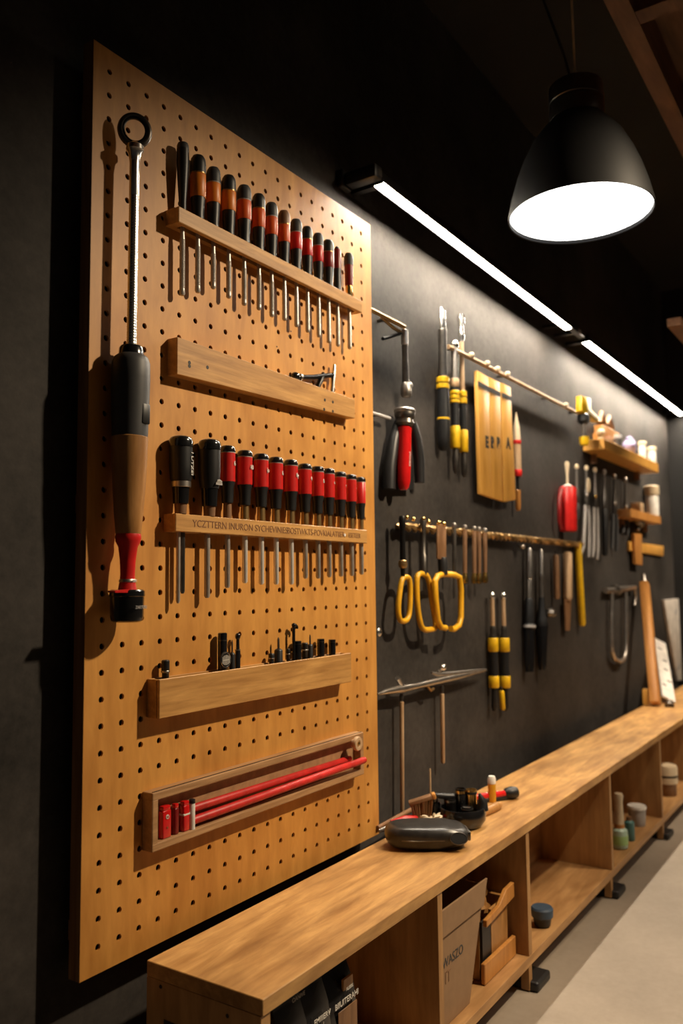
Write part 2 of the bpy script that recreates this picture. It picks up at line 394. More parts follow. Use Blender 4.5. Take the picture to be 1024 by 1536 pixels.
r4 = thing('tool_trough', 'open topped oak trough on the pegboard holding small driver bits', 'trough', (2.3 * S, 0, H(-25.98)))
L4 = 14.0 * S; h4 = 1.53 * S
m = MB(); m.box(0, L4, -0.036, -0.028, 0, h4, 0.001).box(0, L4, -0.006, 0, 0, h4, 0.001).box(0.008, L4 - 0.008, -0.0275, -0.0065, 0, 0.01)
m.build('trough_board', M['rail'], r4, smooth=False)
for a_, b_ in ((-0.0005, 0.0078), (L4 - 0.0078, L4)): MB().box(a_, b_, -0.0278, -0.0062, 0, h4 - 0.0004).build('trough_end', M['rail'], r4, smooth=False)

r5 = thing('wooden_tray', 'shallow brown wooden tray on the pegboard holding two long red rods', 'tray', (2.1 * S, 0, H(-31.1)))
L5 = 15.55 * S; h5 = 2.27 * S; b5 = 0.016
m = MB(); m.box(b5, L5 - b5, -0.008, 0, b5, h5 - b5); m.build('tray_back', M['traybk'], r5, smooth=False)
m = MB(); m.box(0, L5, -0.030, 0, 0, b5, 0.0025, 2).box(0, L5, -0.030, 0, h5 - b5, h5, 0.0025, 2).box(0, b5, -0.0298, 0, b5 - 0.002, h5 - b5 + 0.002, 0.0015).box(L5 - b5, L5, -0.0298, 0, b5 - 0.002, h5 - b5 + 0.002, 0.0015)
m.build('tray_frame', M['rail2'], r5, smooth=False)
m = MB(); m.box(0.004, L5 - 0.004, -0.0265, -0.0235, h5 - 0.0005, h5 + 0.0008); m.build('frame_groove', M['ink'], r5, smooth=False)

# ------------------------------------------------------------------ long ratchet wrench at the left
f = Fr('long_ratchet_wrench', 'long chrome ratchet tool with ring head, black and wooden grip, left edge of pegboard', 'wrench', 203, 168, 190, 932, -0.040)
zc = f.z(196); c0 = f.loc(202, 196)
pts = [Vector((c0.x + f.r(21.0) * math.cos(a), 0, c0.z + f.r(23.5) * math.sin(a))) for a in [2 * PI * k / 36 for k in range(36)]]
ring = MB().tube([Vector((p.x - c0.x, 0, p.z)) for p in pts], f.r(5.2), 14, True).build('ring_head', M['dsteel'], f.root); ring.location = (c0.x, 0, 0); ring.rotation_euler = (0, 0, math.radians(-38))
pts2 = [Vector((c0.x + f.r(17.5) * math.cos(a), -0.003, c0.z + f.r(20) * math.sin(a))) for a in [2 * PI * k / 36 for k in range(36)]]
ring = MB().tube([Vector((p.x - c0.x, p.y, p.z)) for p in pts2], f.r(2.6), 10, True).build('ring_collar', M['blackm'], f.root); ring.location = (c0.x, 0, 0); ring.rotation_euler = (0, 0, math.radians(-38))
f.lathe('neck', [(218, 8), (222, 13), (229, 13.5), (233, 10), (240, 8.5), (246, 8.0)], M['chrome'], seg=24)
prof = [(240, 7.5)]
v = 300
while v < 528: prof += [(v, 7.4), (v + 1.6, 6.9), (v + 3.0, 7.4)]; v += 4.2
prof += [(536, 7.4)]
f.lathe('chrome_shaft', prof, M['chrome'], seg=20)
f.lathe('grip_collar', [(531, 16), (534, 18), (545, 19), (548, 22)], M['blackg'])
f.lathe('rubber_grip', [(544, 20), (548, 25), (556, 28), (580, 28.5), (610, 28), (640, 27), (660, 26.5), (666, 26), (666, 22)], M['char'], seg=28)
p = f.loc(200, 624); MB().box(p.x - 0.010, p.x + 0.010, -f.r(28.6), -f.r(24), p.z - 0.02, p.z + 0.02, 0.003, 2).build('grip_button', M['black'], f.root)
f.lathe('wooden_grip', [(665, 25), (667, 27), (700, 26), (740, 24), (780, 21), (806, 18.5), (809, 17)], M['hwood'], seg=28)
f.lathe('red_collar', [(807, 18), (812, 19), (818, 18), (826, 14), (845, 11.5), (866, 10.5), (876, 11.5), (884, 13), (889, 14)], M['red'], seg=24)
f.lathe('collar_ring', [(872, 11.5), (873, 12.2), (876, 12.4), (877, 11.5)], M['steel'])
f.lathe('end_cap', [(887, 23), (889, 25), (896, 25.5), (897, 24.5), (925, 24), (931, 22.5), (933, 19)], M['blackg'], seg=28)
f.prism('red_tab', [(167, 886), (190, 884), (190, 889), (167, 889)], 0.02, M['red'], Y=-0.055)
text('cap_lettering', 'ZARTEKE', 0.0085, (f.r(5), -f.r(24.6), f.z(912)), M['grey'], f.root, rotz=0.18)
text('collar_lettering', 'I0E5C', 0.006, (f.r(3), -f.r(12.2), f.z(874.5)), M['white'], f.root, rotz=0.2)

# ------------------------------------------------------------------ screwdrivers in the top rail
G1 = 'screwdrivers in the top rail'
# u, v of head, handle half width px, end of handle v(at rail), tip u, tip v, shaft px
row1 = [
 (274, 214, 9.5, 310, 268, 442, 5.5, 'slim'), (297, 233, 12.0, 324, 293, 438, 7.0, 'orange'), (320, 251, 11.0, 336, 319, 433, 4.6, 'orange'),
 (343, 263, 11.0, 348, 342, 447, 5.2, 'orange'), (366, 278, 11.0, 362, 361, 457, 4.6, 'orangered'), (388, 291, 10.2, 374, 380, 463, 4.4, 'orangered'),
 (407, 304, 9.8, 384, 397, 473, 4.2, 'orangered'), (426, 316, 9.4, 394, 414, 478, 4.0, 'orangered'), (444, 329, 9.4, 404, 430, 487, 4.2, 'redband'),
 (460.5, 340, 8.6, 412, 446, 495, 3.8, 'redband'), (477, 350, 8.4, 421, 461, 502, 3.8, 'redband'), (492, 360, 9.0, 429, 477, 511, 3.8, 'redside'),
 (505.5, 370, 6.2, 436, 491, 516, 3.2, 'slimred'), (523, 380, 7.2, 446, 515, 521, 3.6, 'ferrule')]
L_ = {'slim': 'all black slim handled screwdriver', 'orange': 'black screwdriver with a wide orange band', 'orangered': 'black screwdriver with a reddish orange band',
      'redband': 'black screwdriver with a red band', 'redside': 'black screwdriver with a dark handle and pale collar', 'slimred': 'thin black screwdriver with a dark red upper handle',
      'ferrule': 'short dark red and black screwdriver with a brass ferrule'}
for i, (u, v, hw, vr, tu, tv, sp, kind) in enumerate(row1):
    lab = '%s, %s in the top rail' % (L_[kind], ORD[i] if i == 0 else ('rightmost' if i == 13 else ORD[i] + ' from left'))
    Y = -0.021
    X = at(u, (v + vr) / 2, Y); b = at(u, tv, Y)
    f = Fr('screwdriver', lab, 'screwdriver', u, v, u - 1.0, tv + (u - tu) * 0.2, Y, G1)
    # keep every tool vertical
    f.root.rotation_euler = (0, 0, 0); f.th = 0; f.inv = Matrix.Identity(3); f.root.location.x = X.x; f.P.x = X.x
    rt = H(-4.62) - f.P.z                # rail top in the local frame
    zt = f.L; Hh = zt - rt
    def Zp(t): return rt + 0.0006 + (Hh - 0.0006) * t   # 0 at the rail, 1 at the head
    R = f.r(hw)
    def LA(name, prof, mat, parent=None, seg=18): return MB().lathe(prof, seg).build(name, mat, parent or f.root)
    bw = 0.96
    if kind == 'slim':
        LA('handle', [(Zp(0), R * .62), (Zp(.15), R * .6), (Zp(.4), R * .8), (Zp(.7), R), (Zp(.9), R * .98)], M['black'])
        LA('end_cap', [(Zp(.89), R * .98), (Zp(.95), R * .95), (Zp(.985), R * .8), (Zp(1), R * .3), (Zp(1), 0)], M['char'])
    elif kind == 'ferrule':
        LA('ferrule', [(Zp(0), R * .62), (Zp(.02), R * .72), (Zp(.26), R * .72), (Zp(.27), R * .6)], M['brass'])
        LA('handle', [(Zp(.27), R * .8), (Zp(.3), R * .86), (Zp(.72), R * .92)], M['dred'])
        LA('end_cap', [(Zp(.72), R), (Zp(.8), R), (Zp(.92), R * .96), (Zp(.985), R * .7), (Zp(1), 0)], M['char'])
    elif kind == 'slimred':
        LA('handle', [(Zp(0), R * .9), (Zp(.5), R * .92)], M['black'])
        LA('coloured_band', [(Zp(.5), R), (Zp(.9), R), (Zp(.93), R * .9)], M['dred'])
        LA('end_cap', [(Zp(.92), R * .6), (Zp(.97), R * .55), (Zp(1), R * .2), (Zp(1), 0)], M['black'])
    else:
        b0, b1 = (.40, .72) if i > 1 else (.34, .70)
        band = {'orange': M['orange'], 'orangered': M['orangered'], 'redband': M['red'], 'redside': M['dred']}[kind]
        LA('handle', [(Zp(0), R * .78), (Zp(.1), R * .76), (Zp(.25), R * .86), (Zp(b0), R * .92)], M['black'])
        LA('coloured_band', [(Zp(b0), R * .95), (Zp(b0 + .01), R * .99), (Zp(b1 - .01), R * .99), (Zp(b1), R * .95)], band)
        LA('band_rim', [(Zp(b1 - .004), R * 1.0), (Zp(b1 + .012), R * 1.0)], M['ferr'] if i % 2 else M['grey'])
        cap = [M['char'], M['black']][i % 2] if i != 7 else M['brownwood']
        LA('end_cap', [(Zp(b1 + .01), R), (Zp(.86), R * 1.0), (Zp(.93), R * .92), (Zp(.98), R * .68), (Zp(1), R * .3), (Zp(1), 0)], cap)
    r = min(f.r(sp), 0.0062)
    p = [(rt + 0.001, r * .8), (rt - 0.05, r * .8), (rt - 0.06, r * 0.95)]
    zz = rt - 0.06
    if i < 7:
        while zz > 0.016: p += [(zz, r), (zz - .0012, r * .86), (zz - .0024, r)]; zz -= 0.0034
    if i < 2: p += [(0.012, r), (0.004, r * 1.05), (0, r * .7)]
    else: p += [(0.006, r), (0.004, r * 1.0), (0, r * .55)]
    LA('shaft', p[::-1], M['dull'], seg=12)

# ------------------------------------------------------------------ drivers in the lettered rail
G3 = 'screwdrivers in the lettered rail'
row3 = [(268, 655, 18.5, 905, 7.0), (311, 660, 17.0, 897, 4.5), (341, 669, 13.5, 882, 4.2), (367, 676, 12.5, 875, 4.4), (391.5, 681, 12.2, 877, 6.0), (413.5, 686, 11.8, 877, 5.4),
        (436, 690, 10.8, 877, 5.4), (457, 696, 10.6, 868, 4.8), (476, 700, 10.0, 868, 4.8), (492.5, 703, 9.6, 866, 4.6), (510, 708, 9.2, 865, 4.4), (526, 712, 8.6, 864, 4.2), (540.5, 716, 7.8, 862, 4.0)]
marks = ['', '', '6', '60', '(o', '6', '0y', '4', '6', '6', 'r', '-', ':']
for i, (u, v, hw, tv, sp) in enumerate(row3):
    Y = -0.019
    if i == 0: lab = 'fat black screwdriver with a column of white letters, leftmost in the lettered rail'
    elif i == 1: lab = 'fat black screwdriver with a small pale badge, second from left in the lettered rail'
    else: lab = 'red and black screwdriver with wooden neck, %s in the lettered rail' % ('rightmost' if i == 12 else ORD[i] + ' from left')
    X = at(u, (v + 760) / 2, Y); P = at(u, tv, Y)
    if i < 3: Y2 = Y
    rt = H(-17.75) - P.z; zt = at(u, v, Y).z - P.z; k = depth(P) / F_PX; R = min(hw * k, 0.0245 if i < 2 else 0.0178)
    yo = min(0, -(R - 0.0185))            # fat handles lean clear of the board
    root = thing('screwdriver', lab, 'screwdriver', (X.x, Y, P.z), (0, 0, 0), G3)
    def Zp(t): return rt + 0.0006 + (zt - rt - 0.0006) * t
    def LA(name, prof, mat, parent=None, seg=20): return MB().lathe(prof, seg, cy=yo if name != 'shaft' else 0).build(name, mat, parent or root)
    LA('neck', [(Zp(0), R * .56), (Zp(.22), R * .52)] if i > 1 else [(Zp(0), R * .5), (Zp(.13), R * .56)], M['ferr'] if i > 2 else M['brownwood'])
    if i < 2:
        LA('lower_grip', [(Zp(.13), R * .66), (Zp(.16), R * .68), (Zp(.33), R * .74), (Zp(.36), R * .78)], M['blackg'])
        if i == 0: LA('metal_band', [(Zp(.34), R * .84), (Zp(.345), R * .88), (Zp(.41), R * .88), (Zp(.415), R * .84)], M['steel'])
        LA('handle', [(Zp(.36 if i else .41), R * .84), (Zp(.45), R * .94), (Zp(.6), R), (Zp(.87), R)], M['black'])
        LA('end_cap', [(Zp(.86), R * 1.04), (Zp(.93), R * 1.05), (Zp(.96), R * .99), (Zp(.985), R * .86), (Zp(1), R * .6), (Zp(1), 0)], M['blackg'])
        MB().box(R * .55, R * 1.12, yo - 0.006, yo + 0.006, Zp(.88), Zp(.94), 0.002).build('cap_clip', M['blackg'], root)
        if i == 0: text('side_lettering', 'I UTZEI', 0.0155, (R * .38, yo - R * .97, Zp(.64)), M['white'], root, rotz=0.35, roty=-PI / 2)
        else:
            MB().prism([(-.008, 0), (.012, 0), (.0125, .003), (.010, .010), (.004, .013), (-.003, .011), (-.008, .004)], -.001, 0).build('badge', M['grey'], root).location = (R * .1, yo - R * .96, Zp(.40))
            text('badge_lettering', 'OOZI', 0.0065, (R * .2, yo - R * 1.03, Zp(.44)), M['white'], root)
    else:
        LA('lower_grip', [(Zp(.21), R * .70), (Zp(.24), R * .74), (Zp(.42), R * .80), (Zp(.47), R * .92), (Zp(.5), R * .95)], M['black'])
        LA('red_sleeve', [(Zp(.5), R * .95), (Zp(.505), R), (Zp(.895), R), (Zp(.9), R * .96)], M['red'])
        LA('sleeve_rim', [(Zp(.897), R * 1.0), (Zp(.91), R * 1.0)], M['grey'])
        LA('end_cap', [(Zp(.91), R * 1.03), (Zp(.955), R * 1.04), (Zp(.985), R * .92), (Zp(1), R * .7), (Zp(1), 0)], M['blackg'])
        if marks[i]: text('number_mark', marks[i], 0.015 if i < 9 else 0.01, (R * .25, yo - R * 1.0, Zp(.75)), M['white'], root, rotz=0.25, ext=0.0008)
    r = min(sp * k, 0.0064)
    sm = M['bright'] if i in (3, 4, 5, 6) else M['dull']
    LA('shaft', [(0, r * .55), (0.004, r), (rt + 0.001, r)] if i else [(0, r * .4), (0.006, r * .7), (rt + 0.001, r * .7)], sm, seg=14)
    if i == 0: MB().lathe([(0.02, .003), (0.025, .005), (rt + .001, .005)], 12, cx=0.013).build('second_shaft', M['dsteel'], root)

# ------------------------------------------------------------------ hex clamp behind the oak plank
f = Fr('bar_clamp', 'small black bar clamp with chrome screw perched on the thick oak plank', 'clamp', 500, 546, 498, 592, -0.014)
f.tube('bar', [(448, 566), (470, 565.5), (492, 563), (500, 563)], 3.6, M['blackm'])
c = f.loc(443, 565); MB().ball(c, f.r(6.5), 14, (1.2, 1, 1)).build('knob', M['blackg'], f.root)
f.tube('steel_collar', [(448, 566), (451, 566)], 5.6, M['steel'])
f.tube('screw', [(501, 547), (500.5, 557), (499.5, 566), (498.5, 577), (497.5, 592)], [2.6, 3.2, 4.0, 3.2, 3.4], M['chrome'])
f.tube('jaw', [(485, 560), (481, 570), (477, 579), (476, 587)], [3, 4.2, 4, 3.4], M['blackm'])

# ------------------------------------------------------------------ bits in the trough
def bit(u, v1, v2, hw, label, cat='driver bit', kind='plain', name='driver_bit', Y=-0.017, group='bits in the oak trough'):
    P = at(u, v2, Y); k = depth(P) / F_PX; zb = H(-25.98) + 0.0102; top = at(u, v1, Y).z
    root = thing(name, label, cat, (P.x, Y, zb), group=group); L = top - zb; R = min(hw * k, 0.0102)
    vis = (v2 - v1) * k
    if kind == 'plain':
        MB().lathe([(0, R * .8), (L - vis * .55, R * .85), (L - vis * .5, R), (L - .002, R), (L, R * .8)], 14).build('body', M['black'], root)
        MB().lathe([(L - vis * .62, R * 1.02), (L - vis * .60, R * 1.06), (L - vis * .54, R * 1.06), (L - vis * .52, R * 1.0)], 14).build('collar', M['steel'], root)
    elif kind == 'tip':
        MB().lathe([(0, R), (L - vis * .55, R), (L - vis * .5, R * .8), (L - vis * .46, R * .45)], 14).build('body', M['black'], root)
        MB().lathe([(L - vis * .47, R * .3), (L - .006, R * .3), (L, R * .12)], 10).build('steel_tip', M['dsteel'], root)
    elif kind == 'hook':
        MB().tube([(0, 0, 0), (0, 0, L - .012), (.002, 0, L - .003), (.008, 0, L), (.013, 0, L - .004), (.013, 0, L - .009)], R * .55, 10).build('hook_wire', M['blackm'], root)
        MB().ball((0.001, 0, L), R * .8, 10).build('tip_ball', M['blackm'], root)
    elif kind == 'tube':
        MB().lathe([(0, R * .94), (L - vis * .18, R), (L - vis * .02, R), (L, R * .82)], 16).build('body', M['blackg'], root)
        MB().lathe([(L - vis * .22, R * 1.03), (L - vis * .19, R * 1.03)], 16).build('collar', M['dsteel'], root)
    elif kind == 'pen':
        MB().lathe([(0, R), (L * .72, R), (L * .74, R * .7), (L - .012, R * .6)], 12).build('body', M['blackg'], root)
        MB().ball((0, 0, L - .007), R * 1.05, 10, (1, 1, 1.3)).build('end_bulb', M['blackg'], root)
        MB().lathe([(L * .73, R * 1.06), (L * .75, R * 1.06)], 12).build('collar', M['steel'], root)
    return root
bit(248, 990, 1020, 6.2, 'black socket bit standing alone at left end of the oak trough')
bit(333.5, 949, 1004, 8.2, 'tall fat black tube bit behind the round badge in the oak trough', kind='tube')
bit(348, 960, 1000, 4.5, 'short black bit between the fat tube and the pen shaped bit', kind='tip')
bit(356.5, 950, 1000, 4.0, 'slim pen shaped black bit with ball end in the oak trough', kind='pen')
bit(407, 980, 993, 4.6, 'stubby black bit left of the narrow steel tip in the trough', kind='plain')
bit(417.5, 956, 992, 6.8, 'black bit holder with a thin steel tip in the oak trough', kind='tip')
bit(432, 973, 987, 3.0, 'short thin bit standing left of the hook in the trough', kind='plain')
bit(440.5, 938, 986, 4.5, 'black hook tool with curled tip in the oak trough', cat='hook', kind='hook', name='hook_tool')
bit(446, 961, 985, 6.8, 'dark round bit just right of the hook in the trough', kind='tube')
bit(457, 964, 983, 5.0, 'dark bit second to the right of the hook in the trough', kind='plain')
bit(465, 952, 982, 4.4, 'dark bit with a fine needle tip in the trough', kind='tip')
bit(481, 958, 979, 5.6, 'black bit with brass coloured crown near the right end of trough', kind='tube')
bit(498, 959, 977, 5.4, 'rightmost short black bit in the oak trough', kind='tube')
P = at(339, 990, -0.0285); bd = thing('round_badge', 'round silver badge with a striped emblem leaning in the oak trough', 'badge', (P.x, -0.0262, H(-25.98) + 0.0102))
zc = P.z - bd.location.z + 0.0; R = 12.5 * depth(P) / F_PX
MB().lathe([(-0.0012, R * .9), (-0.0012, R), (0.0012, R), (0.002, R * .9)], 28, Matrix.Translation((0, 0, zc)) @ Matrix.Rotation(PI / 2, 4, 'X')).build('disc', M['blackm'], bd)
MB().tube([(R * .86 * math.cos(a), -0.002, zc + R * .86 * math.sin(a)) for a in [2 * PI * k / 28 for k in range(28)]], 0.0008, 6, True).build('rim', M['chrome'], bd)
m = MB()
for k in range(-3, 4):
    hh = math.sqrt(max(0, .64 - (k * .2) ** 2)) * R * .75; m.box(k * R * .2 - .0004, k * R * .2 + .0007, -0.0026, -0.0018, zc - hh, zc + hh)
m.box(-R * .5, R * .5, -0.0026, -0.0018, zc - .0006, zc + .0006); m.build('emblem', M['white'], bd, smooth=False)
MB().box(-0.002, 0.002, -0.0008, 0.0008, 0, zc - R * .9).build('stem', M['blackm'], bd)

# ------------------------------------------------------------------ red rods, lighters and knob in the tray
def rod(u1, v1, u2, v2, Y, hw, label):
    a, b = at(u1, v1, Y[0]), at(u2, v2, Y[1]); d = b - a
    root = thing('red_rod', label, 'rod', a, (0, 0, 0), 'red rods in the tray'); L = d.length; R = hw
    root.rotation_mode = 'QUATERNION'; root.rotation_quaternion = Vector((0, 0, 1)).rotation_difference(d.normalized())
    MB().lathe([(0, R * .9), (.003, R), (L - .004, R), (L, R * .75)], 14).build('rod_body', M['redw'], root)
    MB().lathe([(L - .004, R * 1.02), (L + .002, R * .9), (L + .004, R * .4), (L + .004, 0)], 14).build('end_cap', M['red'], root)
rod(287, 1213, 524, 1138, (-0.0175, -0.0175), 0.0082, 'upper of two long red wooden rods in the brown tray')
rod(288, 1231, 546, 1140, (-0.0205, -0.0405), 0.0088, 'lower of two long red wooden rods in the brown tray')
zt = H(-31.1) + b5
def lighter(u, v1, w, mat, kind, label, D=0.007):
    Y = -0.018; P = at(u, 1250, Y); top = at(u, v1, Y).z; k = depth(P) / F_PX
    root = thing('red_lighter', label, 'lighter', (P.x, Y, zt), group='red lighters in the tray'); L = top - zt; W = w * k
    MB().box(-W, W, -D, D, 0, L * (.86 if kind != 'plain' else 1), 0.003, 3).build('body', mat, root)
    if kind == 'emblem':
        MB().lathe([(0, .0045), (.001, .0042)], 16, Matrix.Translation((0, -D - .0002, L * .66)) @ Matrix.Rotation(PI / 2, 4, 'X')).build('emblem_disc', M['white'], root)
        text('emblem', 'H', 0.006, (0, -D - .0018, L * .66), M['red'], root)
        MB().lathe([(0, .002), (.001, .002)], 12, Matrix.Translation((0, -D - .0002, L * .33)) @ Matrix.Rotation(PI / 2, 4, 'X')).build('button', M['ferr'], root)
    if kind != 'plain':
        MB().box(-W * .85, W * .85, -D * .9, D * .9, L * .85, L, 0.002, 2).build('cap', M['redg'], root)
        if kind == 'ring':
            MB().box(-W * 1.05, W * 1.05, -D * 1.05, D * 1.05, L * .52, L * .60, .001).build('clear_band', M['white'], root)
    return root
lighter(247, 1208, 9.0, M['redg'], 'emblem', 'red lighter with a pale round emblem at left end of tray')
lighter(262.5, 1205, 4.5, M['dred'], 'cap', 'narrow dark red lighter beside the one with the emblem', 0.006)
lighter(276.5, 1201, 6.5, M['redg'], 'ring', 'bright glossy red lighter with a pale middle band')
P = at(290, 1240, -0.0235); cz = thing('white_tube', 'small white tube with a black cap beside the red lighters', 'tube', (P.x - 0.004, -0.0235, zt))
zb = at(290, 1226, -0.0235).z - zt; L = at(290, 1198, -0.0235).z - zt
MB().lathe([(0, .0062), (zb, .0062), (L - .008, .0062), (L - .007, .0055)], 14).build('tube_body', M['white'], cz)
MB().lathe([(L - .008, .0066), (L - .001, .0066), (L, .005)], 14).build('cap', M['black'], cz)
P = at(532, 1115, -0.036)
kb = thing('wooden_knob', 'round pale wooden knob on the right end of the brown tray', 'spool', (P.x, -0.0302, P.z))  # turned wooden knob
RK = 0.0185
MB().lathe([(0, RK * .55), (.008, RK * .6), (.010, RK), (.016, RK * 1.02), (.019, RK * .92), (.019, RK * .5), (.017, RK * .45), (.017, 0)], 28, Matrix.Rotation(PI / 2, 4, 'X')).build('knob_body', M['pwood'], kb)
MB().lathe([(.016, RK * .3), (.0195, RK * .28), (.02, 0)], 16, Matrix.Rotation(PI / 2, 4, 'X')).build('brass_screw', M['brass'], kb)

# ------------------------------------------------------------------ worktop and open cabinet
BT = H(-34.69)                      # top of the worktop
YF, YB = -6.71 * S, -1.15 * S
XL, XR = 1.34 * S, 101 * S
wt = MB().box(XL, XR, YF, YB, BT - 0.028, BT, 0.0012)
tag(wt.build('worktop', M['top'], None, smooth=False), 'long honey oak worktop running along the dark wall under the tools', 'worktop')
cab = thing('open_cabinet', 'low open fronted wooden cabinet of cubbies under the long worktop', 'cabinet', (XL, 0, 0))
ST = H(-42.15); ct = BT - 0.0285
def cpart(name, mb, mat, **k): return mb.build(name, mat, cab, smooth=False, **k)
o = cpart('end_panel', MB().box(0.0, 0.026, YF + 0.004, YB, 0.06, ct, 0.0008), M['cab'])
m = MB()
for u, v in ((241, 1480), (341, 1524)):
    p = at(u, v, -0.2); d = ray(u, v); t = (XL - CAM.x) / d.x; p = CAM + d * t
    m.lathe([(-.001, .004), (.0008, .0035)], 12, Matrix.Translation((-0.0, p.y, p.z)) @ Matrix.Rotation(-PI / 2, 4, 'Y'))
m.build('screw_head', M['ink'], o)
d = ray(246, 1531); p = CAM + d * ((XL - CAM.x) / d.x)
MB().box(-0.0008, 0.002, p.y - 0.11, p.y, p.z - 0.03, p.z + 0.002, 0).build('vent_slot', M['ink'], o)
DIV = [14.36, 25.55, 42.4, 58.4, 74.5, 90.5]
for X in DIV:
    cpart('divider', MB().box(X * S - XL, X * S - XL + 0.024, YF + 0.004, YB, ST + 0.0005, ct, 0.0008), M['cab'])
cpart('bottom_shelf', MB().box(0.0265, XR - XL, YF + 0.004, YB, ST - 0.028, ST, 0.001), M['cabx'])
cpart('back_panel', MB().box(0.0265, XR - XL, YB + 0.0005, YB + 0.008, ST - 0.028, ct), M['cabx'])
for X in (2.2, 25.5, 42.0, 58.4, 74.5, 90.5):
    xx = X * S - XL
    cpart('foot', MB().box(xx + 0.03, xx + 0.075, -0.30, -0.26, 0.0275, ST - 0.0285, 0.003).box(xx + 0.005, xx + 0.11, -0.355, -0.22, 0.0, 0.028, 0.008, 2), M['black'])
    cpart('rear_leg', MB().box(xx - 0.02, xx + 0.03, -0.13, -0.08, 0.0, ST - 0.0285, 0.003), M['black'])
    cpart('front_leg', MB().box(xx - 0.0, xx + 0.024, YF + 0.005, YF + 0.03, 0.004, ST - 0.0285, 0.001), M['cab'])

# ------------------------------------------------------------------ strip lights on the wall
ZL = H(2.95)
def strip(label, X0, X1):
    root = thing('strip_light', label, 'strip light', ((X0 + X1) / 2 * S, -0.05, ZL), group='wall strip lights'); h = (X1 - X0) / 2 * S
    m = MB(); m.box(-h, h, -0.018, 0.018, 0.004, 0.030).box(-h, h, 0.0131, 0.018, -0.006, 0.0045).box(-h, h, -0.018, -0.0131, 0.0015, 0.0045)
    m.box(-h - .006, -h, -0.018, 0.018, -0.004, 0.030).box(h, h + .006, -0.018, 0.018, -0.004, 0.030)
    m.build('channel', M['blackm'], root, smooth=False)
    MB().box(-h + .001, h - .001, -0.0128, 0.0128, -0.004, 0.0038, 0.002).build('diffuser', M['led'], root, smooth=False)
    m = MB()
    for x in (-h * .96, h * .96): m.box(x - .012, x + .012, 0.018, 0.11, 0.008, 0.022)
    m.build('wall_bracket', M['blackm'], root, smooth=False)
strip('left glowing strip light, nearest the pegboard, on the dark wall', 19.4, 54.0)
strip('right glowing strip light, running to the far end of dark wall', 59.3, 104.0)
e = thing('strip_light_driver', 'black driver box joined to the near end of the strip light', 'driver box', (18.2 * S, -0.05, ZL))
MB().box(0.012, 0.052, -0.020, 0.085, 0.0, 0.040, 0.004, 2).build('driver_case', M['black'], e)
MB().box(0.0, 0.052, 0.086, 0.1095, -0.004, 0.050, 0.003).build('wall_plate', M['black'], e)
MB().box(0.030, 0.050, -0.0206, -0.0195, 0.010, 0.030).build('label_plate', M['dsteel'], e)
e = thing('strip_connector', 'black connector with a small white label between the two strip lights', 'connector', (56.6 * S, -0.05, ZL))
MB().box(-0.09, 0.09, -0.016, 0.016, 0.004, 0.028, 0.003).build('connector_body', M['black'], e)
MB().box(-0.022, 0.012, -0.0170, -0.0155, 0.009, 0.022).build('white_label', M['white'], e)
MB().box(-0.01, 0.01, 0.016, 0.11, 0.008, 0.022).build('wall_bracket', M['black'], e)

# ------------------------------------------------------------------ pendant lamp
LC = CAM + ray(870, 324) * (50 * S)
LR = 4.28 * S
tilt = Matrix.Rotation(math.radians(0), 4, 'Y')
lamp = thing('pendant_lamp', 'black bell shaped pendant lamp glowing white, hanging at upper right', 'lamp', LC)
q = LR / 107.0
sh = [(0, 107), (6, 106.5), (35, 100), (62, 92), (88, 82), (116, 68), (136, 52), (146, 43), (150, 40)]
prof = [(z * q, r * q) for z, r in sh]; inner = [(z * q + (0.0015 if z == 0 else 0), (r - 2.2) * q) for z, r in sh[:-1]]
LT = Matrix.Rotation(math.radians(8), 4, RIGHT.cross(Vector((0, 0, 1))).normalized()) if False else Matrix.Identity(4)
def bell(pts_out, pts_in):
    m = MB(); t = bmesh.new(); seg = 56; rings = []
    for z, r in list(reversed(pts_in)) + pts_out: rings.append([t.verts.new((r * math.cos(2 * PI * k / seg), r * math.sin(2 * PI * k / seg), z)) for k in range(seg)])
    for a, b in zip(rings, rings[1:]):
        for k in range(seg): t.faces.new((a[k], a[(k + 1) % seg], b[(k + 1) % seg], b[k]))
    bmesh.ops.recalc_face_normals(t, faces=t.faces); m._add(t, LT); return m
bell(prof, inner).build('lamp_shade', M['shade'], lamp)
MB().lathe([(148 * q, 38 * q), (150 * q, 40.5 * q), (174 * q, 40.5 * q), (175 * q, 39.5 * q), (177 * q, 39.5 * q), (178 * q, 40.5 * q), (203 * q, 40 * q), (205 * q, 37 * q)], 36, LT).build('cap', M['capm'], lamp)
MB().lathe([(6 * q, 0.01), (6 * q, 104 * q), (9 * q, 103.5 * q), (9 * q, 0.01)], 48, LT).build('diffuser', M['bulb'], lamp)
top = H(16.0) - LC.z
MB().tube([LT @ Vector((0, 0, 204 * q)), Vector((-0.004, 0, 0.6)), Vector((-0.012, 0, top + 0.2))], 0.0035, 8).build('cord', M['cream'], lamp)
MB().tube([LT @ Vector((0.02, 0.01, 204 * q)), Vector((-0.01, 0.03, 0.52)), Vector((-0.06, 0.09, 0.75)), Vector((-0.12, 0.12, top + 0.2))], 0.004, 8).build('black_cable', M['black'], lamp)
rr = RIGHT.copy(); rr.z = 0; rr.normalize()
MB().tube([LT @ (rr * (r * q * 1.01 + 0.002) + Vector((0, 0, z * q))) for z, r in sh[1:-1]] + [LT @ (rr * 42 * q + Vector((0, 0, z * q))) for z in (155, 175, 195)], 0.0022, 8).build('side_wire', M['ferr'], lamp)

